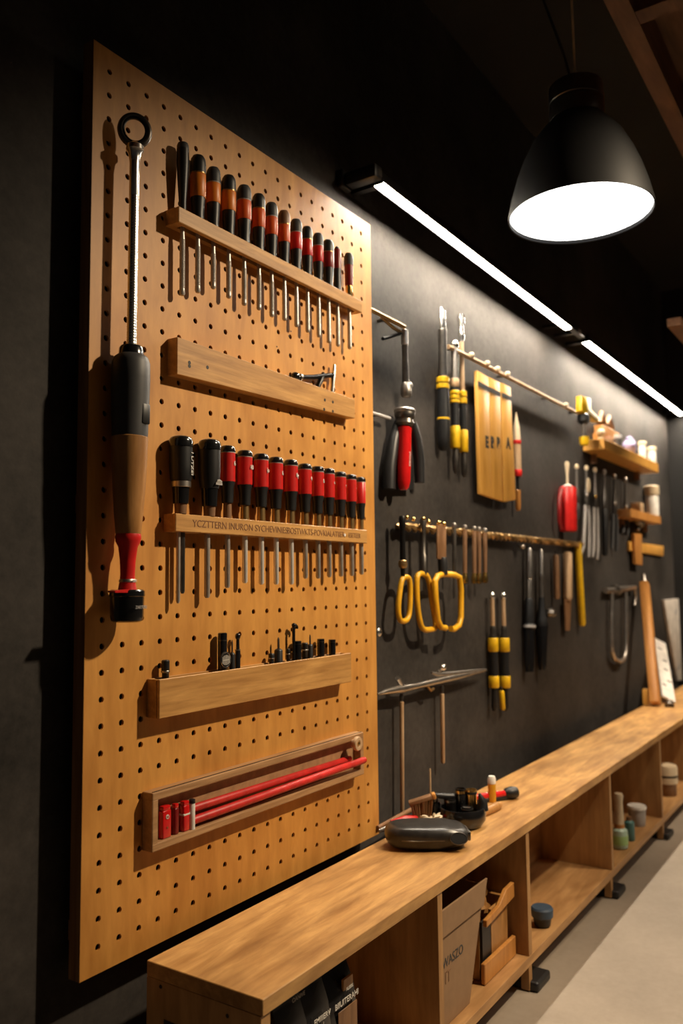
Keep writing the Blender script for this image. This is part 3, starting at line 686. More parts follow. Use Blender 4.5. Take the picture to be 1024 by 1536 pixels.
# ------------------------------------------------------------------ tools hung on the dark wall
YW = WY - 0.018
def wall_bar(name, label, cat, u1, v1, u2, v2, Y, r, mat, posts=(0.05, 0.95), knobs=(), twist=False, brk=True):
    a, b = at(u1, v1, Y), at(u2, v2, Y); z = (a.z + b.z) / 2
    root = thing(name, label, cat, (a.x, Y, z)); L = b.x - a.x
    if twist:
        n = int(L / 0.012); m = MB()
        for ph in (0, PI):
            m.tube([(L * k / n, math.cos(k * .9 + ph) * r * .55, math.sin(k * .9 + ph) * r * .55) for k in range(n + 1)], r * .62, 6)
        m.build('twisted_bar', mat, root)
    else:
        MB().tube([(0, 0, 0), (L * .5, 0, 0), (L, 0, 0)], r, 10).build('bar', mat, root)
    m = MB()
    for p in posts: m.tube([(L * p, 0, 0), (L * p, WY - Y, 0)], r * .9, 8)
    m.build('wall_post', M['dsteel'], root)
    for p in knobs: MB().ball((L * p, -r * 1.2, r * .8), r * 1.5, 10).build('end_knob', M['cream'], root)
    return root, L
wall_bar('hanging_rail', 'short bare metal rail beside the pegboard, above red handled pliers', 'rail', 545, 458, 606, 491, 0.02, 0.007, M['ferr'], (0.1, 0.6))
f = Fr('hook_bracket', 'black triangular bracket under the short rail beside the pegboard', 'bracket', 602, 492, 602, 506, 0.028)
f.tube('bracket_arm', [(572, 476), (590, 492), (601, 498)], 2.6, M['ferr'])
f.tube('bracket_strut', [(574, 508), (588, 504), (601, 500)], 2.6, M['blackm'])
f = Fr('hanging_wrench', 'dark steel wrench hanging from the end of the short rail', 'wrench', 606, 494, 609, 596, 0.025)
f.lathe('handle', [(494, 3.5), (497, 5), (515, 5), (518, 4.2), (560, 5.2), (575, 5.5)], M['dsteel'])
f.lathe('upper_sleeve', [(495, 4.2), (496, 5.4), (517, 5.4), (518, 4.4)], M['steel'])
f.lathe('head', [(573, 5), (578, 7.5), (587, 8.5), (593, 8), (596, 6)], M['steel'])
c = f.loc(614, 578); MB().ball(c, f.r(5), 10).build('head_knob', M['steel'], f.root)

wall_bar('wall_peg', 'short grey peg sticking out at pegboard edge beside red handled pliers', 'peg', 545, 614, 584, 629, 0.03, 0.006, M['grey'], (0.5,))
f = Fr('pliers', 'large pliers with one red and two black grips on the dark wall', 'pliers', 607, 612, 605, 736, 0.010)
f.lathe('pivot', [(612, 9), (615, 14), (622, 16), (627, 15), (630, 13), (636, 14), (640, 11)], M['dsteel'])
f.lathe('pivot_ring', [(614, 14.5), (616, 16.5), (619, 16.5), (621, 15)], M['steel'])
f.lathe('red_grip', [(640, 8), (643, 11), (650, 10.5), (700, 10.5), (722, 10), (731, 8), (735, 5)], M['redg'])
text('grip_lettering', 'STIHNEIG', 0.011, (f.r(-1), -f.r(10.6), f.z(690)), M['white'], f.root, roty=-PI / 2)
f.tube('black_grip', [(598, 632, .035), (590, 660, .035), (584, 700, .035), (583, 734, .035)], [7, 9, 10, 10], M['black'])
f.tube('black_grip', [(618, 634, .03), (624, 660, .03), (628, 690, .03), (629, 724, .03)], [7, 9, 9, 8], M['black'])
f.prism('dark_back_plate', [(595, 640), (612, 640), (618, 734), (586, 734)], 0.012, M['black'], Y=0.038)

# striped chisels
GC = 'black and yellow banded chisels on the dark wall'
f = Fr('banded_chisel', 'thickest of three yellow banded black chisels, with a split chrome head', 'chisel', 663, 463, 665, 676, 0.034, GC)
f.lathe('head_prong', [(463, 1.5), (465, 3.4), (494, 3.4), (496, 2.5)], M['chrome'], dx=3.2)
f.lathe('head_prong', [(463, 1.0), (466, 2.6), (494, 2.6), (496, 2)], M['chrome'], dx=-4.2)
f.lathe('shaft', [(494, 6), (497, 7), (500, 6.6), (567, 6.8), (570, 6.8)], M['dsteel'])
for a, b in ((567, 576), (577, 585), (627, 639)): f.lathe('yellow_band', [(a, 8.6), (a + 1, 9.8), (b - 1, 9.8), (b, 8.6)], M['yellow'])
f.lathe('handle', [(568, 8.4), (640, 10), (660, 9), (672, 7), (676, 4)], M['black'])
f = Fr('banded_chisel', 'middle yellow banded black chisel with a tan collar', 'chisel', 681, 512, 683, 711, 0.030, GC)
f.lathe('head', [(512, 4), (514, 6), (518, 6.5), (522, 5)], M['chrome'])
f.lathe('shaft', [(520, 5), (571, 5)], M['steel'])
f.lathe('tan_collar', [(569, 6), (571, 7), (580, 7), (582, 6)], M['pwood'])
for a, b in ((587, 593), (594, 600), (601, 606)): f.lathe('yellow_band', [(a, 6.3), (a + 1, 7.4), (b - 1, 7.4), (b, 6.3)], M['yellow'])
f.lathe('handle', [(581, 6), (642, 6.4)], M['black'])
f.lathe('yellow_sleeve', [(640, 6.8), (642, 7.6), (671, 7.6), (673, 6.6)], M['yellow'])
f.lathe('blade', [(672, 4), (690, 5), (705, 4), (711, 1.5)], M['dsteel'])
f = Fr('banded_chisel', 'right one of three yellow banded black chisels, with a bright chrome head', 'chisel', 691, 472, 696, 716, 0.036, GC)
f.lathe('head', [(472, 4), (474, 6), (480, 6), (490, 4.6), (495, 4.2), (496, 4.6), (505, 4.6), (508, 3.6), (514, 3.4)], M['chrome'])
f.lathe('shaft', [(513, 3.4), (590, 3.6)], M['pwood'])
for a, b in ((588, 597), (598, 607)): f.lathe('yellow_band', [(a, 5.6), (a + 1, 6.8), (b - 1, 6.8), (b, 5.6)], M['yellow'])
f.lathe('handle', [(590, 5.2), (648, 5.6)], M['black'])
f.lathe('yellow_sleeve', [(646, 6), (648, 7), (677, 7), (679, 6)], M['yellow'])
f.lathe('blade', [(678, 4), (695, 4.8), (710, 4.5), (716, 2)], M['dsteel'])

rl, LL = wall_bar('hanging_rail', 'long bare wooden rail on the dark wall above the yellow slats', 'rail', 672, 517, 866, 622, 0.030, 0.008, M['pwood'], (0.02, 0.35, 0.7, 0.97), (0.12, 0.22, 0.29, 0.36, 0.86))

# yellow slats
GS = 'yellow wooden slats strapped side by side'
sl = [((713, 556), (730, 566), (735, 747), (718, 741)), ((731, 566), (747, 574), (751, 752), (735, 747)), ((749, 574), (763, 581), (771, 750), (753, 753))]
nm = ['left', 'middle', 'right']
for i, q4 in enumerate(sl):
    f = Fr('yellow_stave', '%s yellow wooden slat of the strapped trio on dark wall' % nm[i], 'slat', (q4[0][0] + q4[1][0]) / 2, q4[0][1], (q4[2][0] + q4[3][0]) / 2, q4[2][1], 0.030 + i * 0.0, GS)
    f.prism('slat_board', q4, 0.016, M['ywood'], bev=0.003)
    L = [f.loc(*p) for p in q4]
    def lerp(t, s): a = L[0].lerp(L[3], t); b = L[1].lerp(L[2], t); return a.lerp(b, s)
    a, b, c, d = lerp(.085, .0), lerp(.085, 1.0), lerp(.125, 1.0), lerp(.125, .0)
    y = L[0].y - 0.0082
    MB().prism([(a.x, a.z), (b.x, b.z), (c.x, c.z), (d.x, d.z)], y - .0016, y + .0006).build('strap', M['ink'], f.root)
    for ch, s_, t_ in ([('E', .66, .56)], [('R', .16, .545), ('B', .70, .53)], [('A', .50, .51)])[i]:
        p = lerp(t_, s_)
        text('letter', ch, 0.060, (p.x, y + .0002, p.z), M['ink'], f.root, sx=0.95, ext=0.001, bold=0.0035)

f = Fr('paint_brush', 'thin pointed cream and red brush hanging right of the yellow slats', 'brush', 774, 618, 777, 766, 0.036)
f.lathe('tip', [(618, 0.4), (626, 1.6), (640, 4.5), (656, 5.6), (662, 5.8)], M['cream'])
f.lathe('red_ring', [(661, 5.9), (662, 6.4), (666, 6.4), (667, 5.9)], M['red'])
f.lathe('handle', [(666, 5.9), (706, 6.0)], M['pwood'])
f.lathe('red_end', [(705, 6.1), (706, 6.7), (713, 6.7), (715, 6.0)], M['red'])
f.lathe('stem', [(713, 2.4), (737, 2.2)], M['black'])
f.lathe('end_stub', [(735, 3.4), (736, 4.2), (762, 4), (766, 2.6)], M['owood'])

# rope like bar with the yellow looped tools
wall_bar('twisted_rail', 'twisted rope like metal rail on the dark wall holding yellow looped tools', 'rail', 598, 783, 872, 822, 0.032, 0.014, M['ferr'], (0.02, 0.5, 0.97), (), True)
GY = 'tools with yellow loop handles'
def hook_knobs(f, us):
    for u, v in us: MB().ball(f.loc(u, v, f.Y - .004), f.r(3.4), 10).build('hook_ball', M['brass'], f.root)
def loop(f, pts, px, mat, name='loop_handle'):
    # smooth closed loop through pixel points
    P = [f.loc(u, v, f.Y) for u, v in pts]; out = []; n = len(P)
    for i in range(n):
        p0, p1, p2, p3 = P[i - 1], P[i], P[(i + 1) % n], P[(i + 2) % n]
        for t in (0, .25, .5, .75):
            out.append(0.5 * ((2 * p1) + (p2 - p0) * t + (2 * p0 - 5 * p1 + 4 * p2 - p3) * t * t + (3 * p1 - p0 - 3 * p2 + p3) * t ** 3))
    MB().tube(out, f.r(px), 10, True).build(name, mat, f.root)
f = Fr('looped_pick', 'black rod tool with a teardrop yellow loop and gold bead, leftmost on twisted rail', 'tool', 603, 776, 605, 938, 0.008, GY)
f.lathe('rod', [(774, 4), (778, 5.5), (790, 5), (795, 4), (842, 4.5), (850, 3.8), (865, 3.2)], M['blackm'])
f.lathe('gold_bead', [(840, 4), (842, 6.4), (847, 6.8), (851, 6), (853, 4)], M['ferr'])
loop(f, [(606, 866), (613, 868), (615, 885), (614, 915), (611, 928), (605, 932), (599, 928), (597, 912), (599, 890), (602, 872)], 4.2, M['amber'])
hook_knobs(f, [(610, 776), (620, 779)])
f = Fr('looped_knife', 'narrow dark tool with a slanted yellow loop, second on twisted rail', 'tool', 634, 778, 636, 946, 0.010, GY)
f.lathe('rod', [(778, 4), (782, 5), (800, 4), (832, 4), (834, 5.5), (862, 5)], M['dsteel'])
loop(f, [(626, 864), (637, 862), (643, 872), (648, 905), (653, 938), (646, 944), (634, 943), (628, 925), (625, 895)], 4.3, M['amber'])
hook_knobs(f, [(635, 778), (643, 783)])
f = Fr('looped_scraper', 'brown bladed scraper with a wide rounded yellow loop, third on twisted rail', 'tool', 661, 782, 668, 946, -0.0095, GY)
f.prism('blade', [(655, 786), (668, 786), (668, 840), (655, 838)], 0.006, M['brownwood'], bev=0.001)
f.lathe('ferrule', [(836, 6), (840, 7.5), (862, 7)], M['black'])
f.tube('loop_handle', [(668, 942), (661, 941), (656, 930), (653, 900), (652, 872), (656, 864), (664, 861), (680, 862), (689, 866), (691, 885), (691, 925), (688, 938), (680, 944), (676, 943)], 4.6, M['amber'], seg=12)
hook_knobs(f, [(658, 784), (666, 786)])
for i, (u, vt, vb) in enumerate([(681, 788, 862), (697, 791, 874), (711, 793, 874), (718, 794, 874), (727, 796, 873)]):
    f = Fr('hanging_rod', ['thin dark rod with plain end beside the wide yellow loop', 'first gold tipped brown rod right of the wide yellow loop', 'second gold tipped brown rod on the twisted rail', 'third gold tipped brown rod on the twisted rail', 'last gold tipped brown rod on the twisted rail'][i], 'rod', u, vt, u, vb, 0.012, 'thin brown rods on the twisted rail')
    f.lathe('rod', [(vt, 2.6), (vt + 4, 3.4), (vb - 8, 3.2), (vb, 2.6)], M['brownwood'] if i else M['dsteel'])
    f.lathe('silver_head', [(vt - 4, 1), (vt - 3, 3), (vt + 1, 4.2), (vt + 4, 3)], M['steel'])
    if i: f.lathe('gold_tip', [(vb - 14, 3.4), (vb - 10, 4.0), (vb - 3, 5), (vb + 1, 4), (vb + 2, 1)], M['brass'])

# two banded nut drivers, low on the wall
for i, (u, du) in enumerate(((737.5, 3), (754, 3.5))):
    f = Fr('nut_driver', ['left', 'right'][i] + ' one of two black and yellow nut drivers hanging low on dark wall', 'nut driver', u, 888, u + du + 1, 1066, 0.036, 'black and yellow nut drivers')
    f.lathe('ball_head', [(888, 1), (889, 3), (892, 5), (896, 5), (899, 3), (900, 2.5)], M['chrome'])
    f.lathe('shaft', [(898, 3.2), (940, 3.4)], M['pwood'])
    f.lathe('collar', [(938, 3), (944, 5), (950, 4.4), (957, 6)], M['dsteel'])
    f.lathe('handle', [(955, 6.5), (1014, 7), (1032, 6)], M['black'])
    for a, b in ((957, 978), (1014, 1032)): f.lathe('yellow_band', [(a, 7), (a + 1.5, 8), (b - 1.5, 8), (b, 7)], M['yellow'])
    f.lathe('tip', [(1031, 4), (1040, 4), (1060, 4.8), (1066, 3)], M['black'])
f = Fr('yellow_peg', 'small yellow peg between the tips of the two nut drivers', 'peg', 752, 1036, 754, 1065, 0.026)
f.lathe('peg_body', [(1036, 3), (1038, 4), (1062, 3.8), (1065, 2.5)], M['yellow'])
f.lathe('peg_pin', [(1030, 1.4), (1037, 1.4)], M['dsteel'])

P = at(567, 948, WY - 0.02); k_ = thing('wall_stud', 'small chrome stud on the dark wall at the pegboard edge', 'stud', (P.x, WY, P.z))
MB().lathe([(0, .012), (.004, .012), (.006, .006), (.014, .006), (.018, .013), (.025, .013), (.029, .008), (.03, 0)], 18, Matrix.Rotation(PI / 2, 4, 'X')).build('stud_body', M['chrome'], k_)

# caliper like arm with hanging sticks
f = Fr('caliper_arm', 'long tapering bronze caliper arm mounted low on the dark wall', 'caliper', 664, 1008, 664, 1032, 0.020)
f.tube('arm', [(566, 1041), (580, 1037), (595, 1034), (604, 1033), (625, 1029), (645, 1024), (662, 1020), (690, 1014), (729, 1005)], [1.2, 4, 5.2, 5.5, 4, 4.6, 5.2, 4.6, 1.6], M['steel'])
f.tube('upper_jaw', [(647, 1009), (656, 1012), (680, 1010), (705, 1007), (729, 1004)], [1.5, 3.2, 3.2, 2.6, 1.2], M['steel'])
f.tube('left_spur', [(605, 1033), (600, 1024), (596, 1017)], [4, 3.4, 3.6], M['steel'])
f.tube('hook', [(642, 1020), (641, 1030), (646, 1036), (650, 1033)], 2.0, M['ferr'])
c = f.loc(664, 1001, 0.012); MB().ball(c, f.r(6.4), 14, (1.1, .8, .8)).build('lens_knob', M['chrome'], f.root)
f.tube('knob_neck', [(657, 1008), (662, 1003)], 2.4, M['steel'])
for lab, u1, v1, u2, v2 in (('long thin pale stick hanging at left from the caliper arm', 602, 1040, 603, 1222), ('short thin pale stick hanging at right from the caliper arm', 662.5, 1028, 664, 1145)):
    f = Fr('thin_stick', lab, 'stick', u1, v1, u2, v2, 0.030, 'thin sticks hanging from the caliper arm')
    f.lathe('stick_body', [(v1 + 12, 2.2), (v1 + 13, 3.3), (v2 - 2, 3.2), (v2, 2)], M['pwood'])
    f.lathe('stick_hook', [(v1, 2), (v1 + 4, 3.6), (v1 + 9, 2.6), (v1 + 14, 2.6)], M['dsteel'])

# torches and wooden handles on the right of the rail
GT = 'black and silver torches'
f = Fr('slim_torch', 'left of two long black tools with silver upper shaft under twisted rail', 'torch', 793, 822, 794, 1010, 0.034, GT)
f.lathe('silver_shaft', [(822, 3.5), (825, 5), (868, 5), (869, 4.2), (871, 4.8), (900, 4.8)], M['steel'])
f.lathe('grip', [(898, 5), (902, 6.5), (936, 7), (938, 9), (944, 9), (946, 7)], M['black'])
f.lathe('clear_ring', [(938, 8), (939, 9.6), (942, 9.6), (943, 8)], M['grey'])
f.lathe('lower_grip', [(944, 8), (1000, 7), (1008, 6)], M['blackg'])
c = f.loc(783, 820, .03); MB().ball(c, f.r(5), 10, (1.3, 1, .8)).build('mount_knob', M['steel'], f.root)
f = Fr('slim_torch', 'right of two long black tools, with a dark metal lump on its side', 'torch', 811, 826, 813, 1005, 0.034, GT)
f.lathe('silver_shaft', [(824, 2), (827, 3.6), (860, 3.6), (864, 4.5), (868, 3.6), (898, 3.8)], M['steel'])
f.lathe('grip', [(897, 4), (912, 5.5), (930, 8), (938, 10), (944, 8)], M['black'])
f.lathe('lower_grip', [(940, 9.5), (955, 8.5), (998, 6.5), (1005, 5)], M['blackg'])
MB().ball(f.loc(826, 920, .03), f.r(8), 12, (1.5, 1, .9), 0.5).build('side_lump', M['dsteel'], f.root)
for nm_, lab, u1, v1, u2, v2, hw, mt in (('hanging_handle', 'narrow brown wooden handle hanging right of the torches', 833, 832, 835, 899, 4.6, M['brownwood']), ('wood_chisel', 'wider pale wooden chisel grip with dark blade hanging below twisted rail', 851, 828, 851, 900, 6.8, M['pwood']), ('yellow_stick', 'long yellow stick at the right end of the twisted rail', 866, 813, 873, 939, 5.2, M['yellow'])):
    f = Fr(nm_, lab, {'hanging_handle': 'file', 'wood_chisel': 'chisel', 'yellow_stick': 'stick'}[nm_], u1, v1, u2, v2, 0.036)
    f.lathe('handle_body', [(v1, hw * .7), (v1 + 3, hw), (v2 - 4, hw), (v2, hw * .7)], mt)
    if hw > 6: f.prism('blade', [(846, 899), (856, 899), (854, 946), (848, 946)], 0.004, M['brownwood'])
    else: f.lathe('hang_pin', [(v1 - 6, 1.2), (v1 + 1, 1.2)], M['dsteel'])

# red bottle and the row of hanging pliers
f = Fr('red_flask', 'red flask with a long pale bulb topped neck on the dark wall', 'flask', 850, 692, 852, 797, 0.020)
f.lathe('neck', [(692, 1), (693, 3), (697, 3.6), (703, 3), (712, 1.8), (731, 1.8)], M['cream'])
f.lathe('flask_body', [(729, 6), (731, 11), (734, 13), (762, 13), (766, 12.6), (794, 13), (797, 12)], M['red'])
f.lathe('shoulder_cap', [(727, 4), (729, 7), (732, 9)], M['white'])
f.tube('side_grip', [(842, 733), (839, 745), (839, 780), (842, 794)], [3, 3.4, 3.4, 3], M['dred'], Y=0.025)
GP = 'hand tools hanging in the dark row beside red flask'
rowp = [(864.5, 696, 779, 'slim grey gauge tool hanging next to the red flask', 'rod'), (879, 698, 833, 'pliers with spread grey grips, second right of the red flask', 'pl'), (892, 701, 836, 'dark pliers with grey grips and brass rivet, third right of red flask', 'pl2'),
        (906, 704, 834, 'black straight driver hanging in the middle of the dark row', 'rod'), (921, 711, 824, 'dark cutter with pale head knob, fifth right of red flask', 'cut'), (937.5, 716, 800, 'dark cutter nearest the small shelf with jar', 'cut')]
for i, (u, v1, v2, lab, kd) in enumerate(rowp):
    f = Fr('hanging_tool' if kd in ('rod',) else ('pliers' if kd.startswith('pl') else 'wire_cutter'), lab, 'tool' if kd == 'rod' else ('pliers' if kd.startswith('pl') else 'cutter'), u, v1, u + 1, v2, 0.034, GP)
    f.lathe('head_ball', [(v1, 1), (v1 + 1, 2.6), (v1 + 4, 3.6), (v1 + 7, 2.6), (v1 + 8, 1.6)], M['cream'] if i < 3 else M['steel'])
    f.lathe('shank', [(v1 + 7, 1.8), (v1 + 30, 2.2), (v1 + 42, 3.8), (v1 + 55, 4.2), (v1 + 62, 3)], M['dsteel'])
    vm = v1 + 60
    if kd == 'rod':
        f.lathe('grip', [(vm - 2, 3), (vm + 2, 4.4), (v2 - 3, 4), (v2, 2.5)], M['char'] if i == 0 else M['black'])
    else:
        gm = M['grey'] if kd.startswith('pl') else M['char']
        f.tube('grip', [(u - 2, vm), (u - 2.5, vm + 15), (u - (5 if kd == 'pl' else 3), v2 - 12), (u - (9 if kd == 'pl' else 4), v2)], [2.5, 3.2, 3.2, 2.2], gm)
        f.tube('grip', [(u + 2.5, vm), (u + 3, vm + 15), (u + 3.5, v2 - 12), (u + 3, v2 + 3)], [2.5, 3.2, 3.2, 2.2], gm)
        MB().ball(f.loc(u + 1, v1 + 44, 0.018), f.r(2.6), 10).build('rivet', M['brass'] if kd == 'pl2' else M['steel'], f.root)
    if kd == 'pl': MB().ball(f.loc(u + 3, v1 + 30, 0.024), f.r(6), 12, (.9, .5, 2.0)).build('pale_guard', M['cream'], f.root)

# ------------------------------------------------------------------ small shelves at the far right
def wshelf(name, label, u1, u2, v, Yf, t, v2=None, mat=None):
    a, b = at(u1, v, Yf), at(u2, v2 if v2 else v, Yf)
    root = thing(name, label, 'shelf', (a.x, WY, a.z)); L = b.x - a.x; D = WY - Yf
    MB().box(0, L, -D, 0, -t, 0, 0.004, 2).build('shelf_board', mat or M['ywood'], root, smooth=False)
    for p in (.12, .88): MB().prism([(L * p - .01, -t), (L * p + .01, -t), (L * p + .01, -t - .05), (L * p - .01, -t - .05)], -0.03, 0).build('bracket', M['brownwood'], root, smooth=False)
    return root, a, L
s1, a1, LS1 = wshelf('wall_shelf', 'upper small wooden shelf with jars at far right of wall', 906, 987, 657, -0.055, 0.058, 695)
z1 = a1.z
def jar(u, Y, v1, zb, hw, label, mat, lidmat, name='jar', cat='jar', group=None, lid=.25):
    P = at(u, 700, Y); k = depth(P) / F_PX; top = at(u, v1, Y).z; L = top - zb; R = hw * k
    root = thing(name, label, cat, (P.x, Y, zb), group=group)
    MB().lathe([(0, R * .8), (.004, R * .88), (L * (1 - lid) - .01, R * .88), (L * (1 - lid), R * .72), (L * (1 - lid) + .004, R * .7)], 18).build('jar_body', mat, root)
    MB().lathe([(L * (1 - lid) + .003, R * .98), (L * (1 - lid) + .008, R), (L - .006, R), (L, R * .86), (L, 0)], 18).build('lid', lidmat, root)
    return root
jar(964, -0.02, 663, z1 + .0005, 6.5, 'left of two white jars at the right end of the upper shelf', M['white'], M['cream'], group='white jars on the upper shelf')
jar(978, -0.02, 671, z1 + .0005, 7.0, 'right of two white jars at the right end of the upper shelf', M['white'], M['cream'], group='white jars on the upper shelf')
P = at(944, 665, -0.01); o = thing('lavender_pouch', 'lavender cloth pouch between the jars and brown pieces on upper shelf', 'pouch', (P.x, -0.01, z1))
k = depth(P) / F_PX; MB().ball((0, 0, 13 * k), 13 * k, 18, (1.05, .7, 1.0), 0.35).build('pouch_body', M['purple'], o); MB().ball((-.02, 0, 24 * k), 4 * k, 10, (1, 1, .8), .3).build('pouch_knot', M['purple'], o)
P = at(926, 660, -0.02); o = thing('small_dark_jar', 'small dark jar with pale lid left of the lavender pouch', 'jar', (P.x, -0.02, z1)); k = depth(P) / F_PX
MB().lathe([(0, 6 * k), (13 * k, 6.5 * k), (15 * k, 5 * k)], 16).build('jar_body', M['char'], o); MB().lathe([(15 * k, 6 * k), (19 * k, 6 * k), (20 * k, 5 * k)], 16).build('lid', M['grey'], o)
P = at(899, 650, -0.11); o = thing('cream_ornament', 'cream ball on a short neck at left end of the upper shelf', 'ornament', (at(901, 655, -0.015).x, -0.015, z1)); k = depth(P) / F_PX
MB().ball((0, 0, 13 * k), 7.5 * k, 14).build('ball', M['cream'], o); MB().lathe([(0, 6 * k), (3 * k, 6 * k), (7 * k, 4.5 * k)], 16).build('base', M['cream'], o)
f = Fr('wooden_offcut', 'bundle of reddish brown offcuts lying behind things on the upper shelf', 'offcut', 900, 622, 926, 652, -0.0)
a = at(897, 640, 0.02); f.root.location = (a.x, 0.024, z1); f.root.rotation_euler = (0, 0, 0)
m = MB(); m.box(0, .38, -.02, .03, 0, .06, .004).box(.03, .36, -.018, .03, .0605, .11, .004); m.build('stacked_piece', M['owood'], f.root)
m = MB(); m.tube([(0.03, 0, .116), (.08, 0, .18), (.13, 0, .125)], .016, 8).tube([(.16, 0, .125), (.22, 0, .18), (.28, 0, .12)], .016, 8).build('curved_offcut', M['brownwood'], f.root)
# yellow clamp hung on the left of the shelf
f = Fr('yellow_clamp', 'yellow and black clamp hanging at the left end of the upper shelf', 'clamp', 874, 595, 876, 668, -0.02)
f.prism('yellow_jaw', [(868, 594), (881, 598), (882, 614), (895, 628), (892, 634), (878, 625), (868, 617)], 0.03, M['yellow'], bev=0.004)
f.lathe('black_body', [(620, 5), (623, 9), (632, 9), (636, 5)], M['black'])
f.lathe('screw_rod', [(634, 2.6), (656, 2.6)], M['dsteel'])
f.lathe('yellow_pad', [(655, 4), (656, 7), (665, 7), (668, 5)], M['yellow'])
f.tube('wall_hook', [(874, 628, -0.02), (872, 627, 0.03), (871, 626, WY)], 2.0, M['blackm'])

s2, a2, LS2 = wshelf('wall_shelf', 'lower small wooden shelf holding one fat jar at far right', 946, 991, 763, -0.035, 0.05, 778, M['owood'])
jar(975, 0.012, 728, a2.z + .0005, 11, 'fat white lidded jar alone on the lower small shelf', M['white'], M['cream'], lid=.32)
P = at(956, 765, 0.01); o = thing('wooden_block', 'pale wooden block left of the fat jar on the lower small shelf', 'block', (P.x, 0.012, a2.z)); k = depth(P) / F_PX
MB().box(-10 * k, 10 * k, -.03, .03, .0005, 15 * k, .004, 2).build('block_body', M['pwood'], o); MB().lathe([(0, .006), (.002, .006)], 12, Matrix.Translation((0, -.0302, 7 * k)) @ Matrix.Rotation(PI / 2, 4, 'X')).build('plug', M['ferr'], o)
f = Fr('wooden_t_square', 'crossed wooden square of two slats hanging below the lower small shelf', 'square', 954, 793, 955, 848, 0.030)
f.prism('upright_slat', [(949, 800), (960, 801), (961, 848), (951, 846)], 0.02, M['owood'], bev=.002)
f.prism('cross_slat', [(942, 812), (993, 819), (993, 834), (942, 826)], 0.018, M['ywood'], bev=.002, Y=0.0495)
f = Fr('small_clamp', 'dark round clamp under the lower small shelf', 'clamp', 957, 778, 956, 795, 0.020)
f.lathe('base_disc', [(780, 3), (783, 10), (787, 11), (790, 6)], M['dsteel']); f.lathe('base_stem', [(789, 4), (796, 3.5)], M['dsteel'])

# U clamp
f = Fr('u_shaped_shackle', 'grey metal U shaped shackle with rusty top hanging low at right', 'shackle', 930, 872, 927, 997, 0.034)
f.tube('u_bar', [(917, 888), (917, 920), (917, 960), (917.5, 978), (921, 988), (928, 993), (935, 989), (938, 978), (938, 960), (938, 920), (938, 888)], 3.4, M['steel'], seg=12)
MB().ball(f.loc(924, 884), f.r(9), 14, (1.7, .8, .8), .45).build('rusty_head', M['dsteel'], f.root)
f.tube('cross_pin', [(908, 886), (930, 884), (952, 881)], [4, 5, 3.4], M['steel'])
f.tube('pin_hook', [(951, 881), (953, 895), (951, 908)], [3, 3, 2.6], M['steel'])

# things leaning on the far end of the worktop
def leaner(name, label, cat, u1, v1, u2, v2, Ytop):
    b = atz(u2, v2, BT) + Vector((0, 0, .004)); a = at(u1, v1, Ytop); d = a - b
    root = thing(name, label, cat, b); root.rotation_mode = 'QUATERNION'; root.rotation_quaternion = Vector((0, 0, 1)).rotation_difference(d.normalized())
    return root, d.length, depth(b) / F_PX
root, L, k = leaner('wooden_club', 'tall orange brown wooden club standing on the far worktop', 'club', 966, 876, 983, 1060, 0.0)
MB().box(-8 * k, 8 * k, -7 * k, 7 * k, 0.004, L, .008, 2).build('club_body', M['owood'], root)
MB().lathe([(L, 3.2 * k), (L + 14 * k, 3.2 * k), (L + 17 * k, 2 * k)], 12, Matrix.Identity(4)).build('metal_peg', M['steel'], root)
b = atz(969.5, 1057, BT); o = thing('wooden_chock', 'small pale wooden chock behind the foot of the tall club', 'chock', b); k = depth(b) / F_PX
MB().box(-7 * k, 7 * k, -4 * k, 4 * k, 0.0005, 24 * k, .004, 2).build('chock_body', M['ywood'], o); MB().lathe([(24 * k, 3 * k), (25 * k, 2.6 * k)], 12).build('peg_hole', M['ink'], o)
b0 = atz(1005, 1056, BT)
root, L, k = leaner('leaning_board', 'narrow white speckled board leaning beside the tall wooden club', 'board', 989, 966, 1003, 1056, 0.02)
root.rotation_quaternion = root.rotation_quaternion @ Matrix.Rotation(math.radians(-42), 4, 'Z').to_quaternion()
MB().box(-11 * k, 11 * k, -.006, .006, 0.004, L, .002).build('panel_board', M['paper'], root)
m = MB()
for x, z in ((-3, .83), (2, .48), (5, .3), (-5, .2), (3, .64)): m.lathe([(0, 3.4 * k), (.0008, 3.2 * k)], 10, Matrix.Translation((x * k, -.0062, z * L)) @ Matrix.Rotation(PI / 2, 4, 'X') @ Matrix.Diagonal((1.3, .7, 1, 1)))
m.build('printed_spot', M['ink'], root)
a = at(1010, 900, 0.045)
f = Fr('hanging_board', 'large pale printed board hung tilted on the wall at right edge', 'board', 1015, 898, 1030, 1019, 0.046)
f.prism('board_sheet', [(994, 900), (1040, 895), (1052, 1016), (1014, 1021)], 0.02, M['paper'], bev=.002)
m = MB()
for u, v in ((1011, 918), (1020, 985), (1016, 1000), (1024, 930)):
    p = f.loc(u, v); m.lathe([(0, .03), (.001, .028)], 10, Matrix.Translation((p.x, p.y - .0104, p.z)) @ Matrix.Rotation(PI / 2, 4, 'X') @ Matrix.Diagonal((1.2, .7, 1, 1)))
m.build('printed_spot', M['grey'], f.root)
b = atz(1004, 1060, BT); o = thing('metal_puck', 'small dark shiny metal puck at foot of the narrow white board', 'puck', b); k = depth(b) / F_PX
MB().ball((0, 0, 5.2 * k), 6 * k, 14, (1.3, 1, .8), .3).build('puck_body', M['dsteel'], o); MB().lathe([(0, 7 * k), (3 * k, 6.5 * k)], 14).build('puck_base', M['blackm'], o)

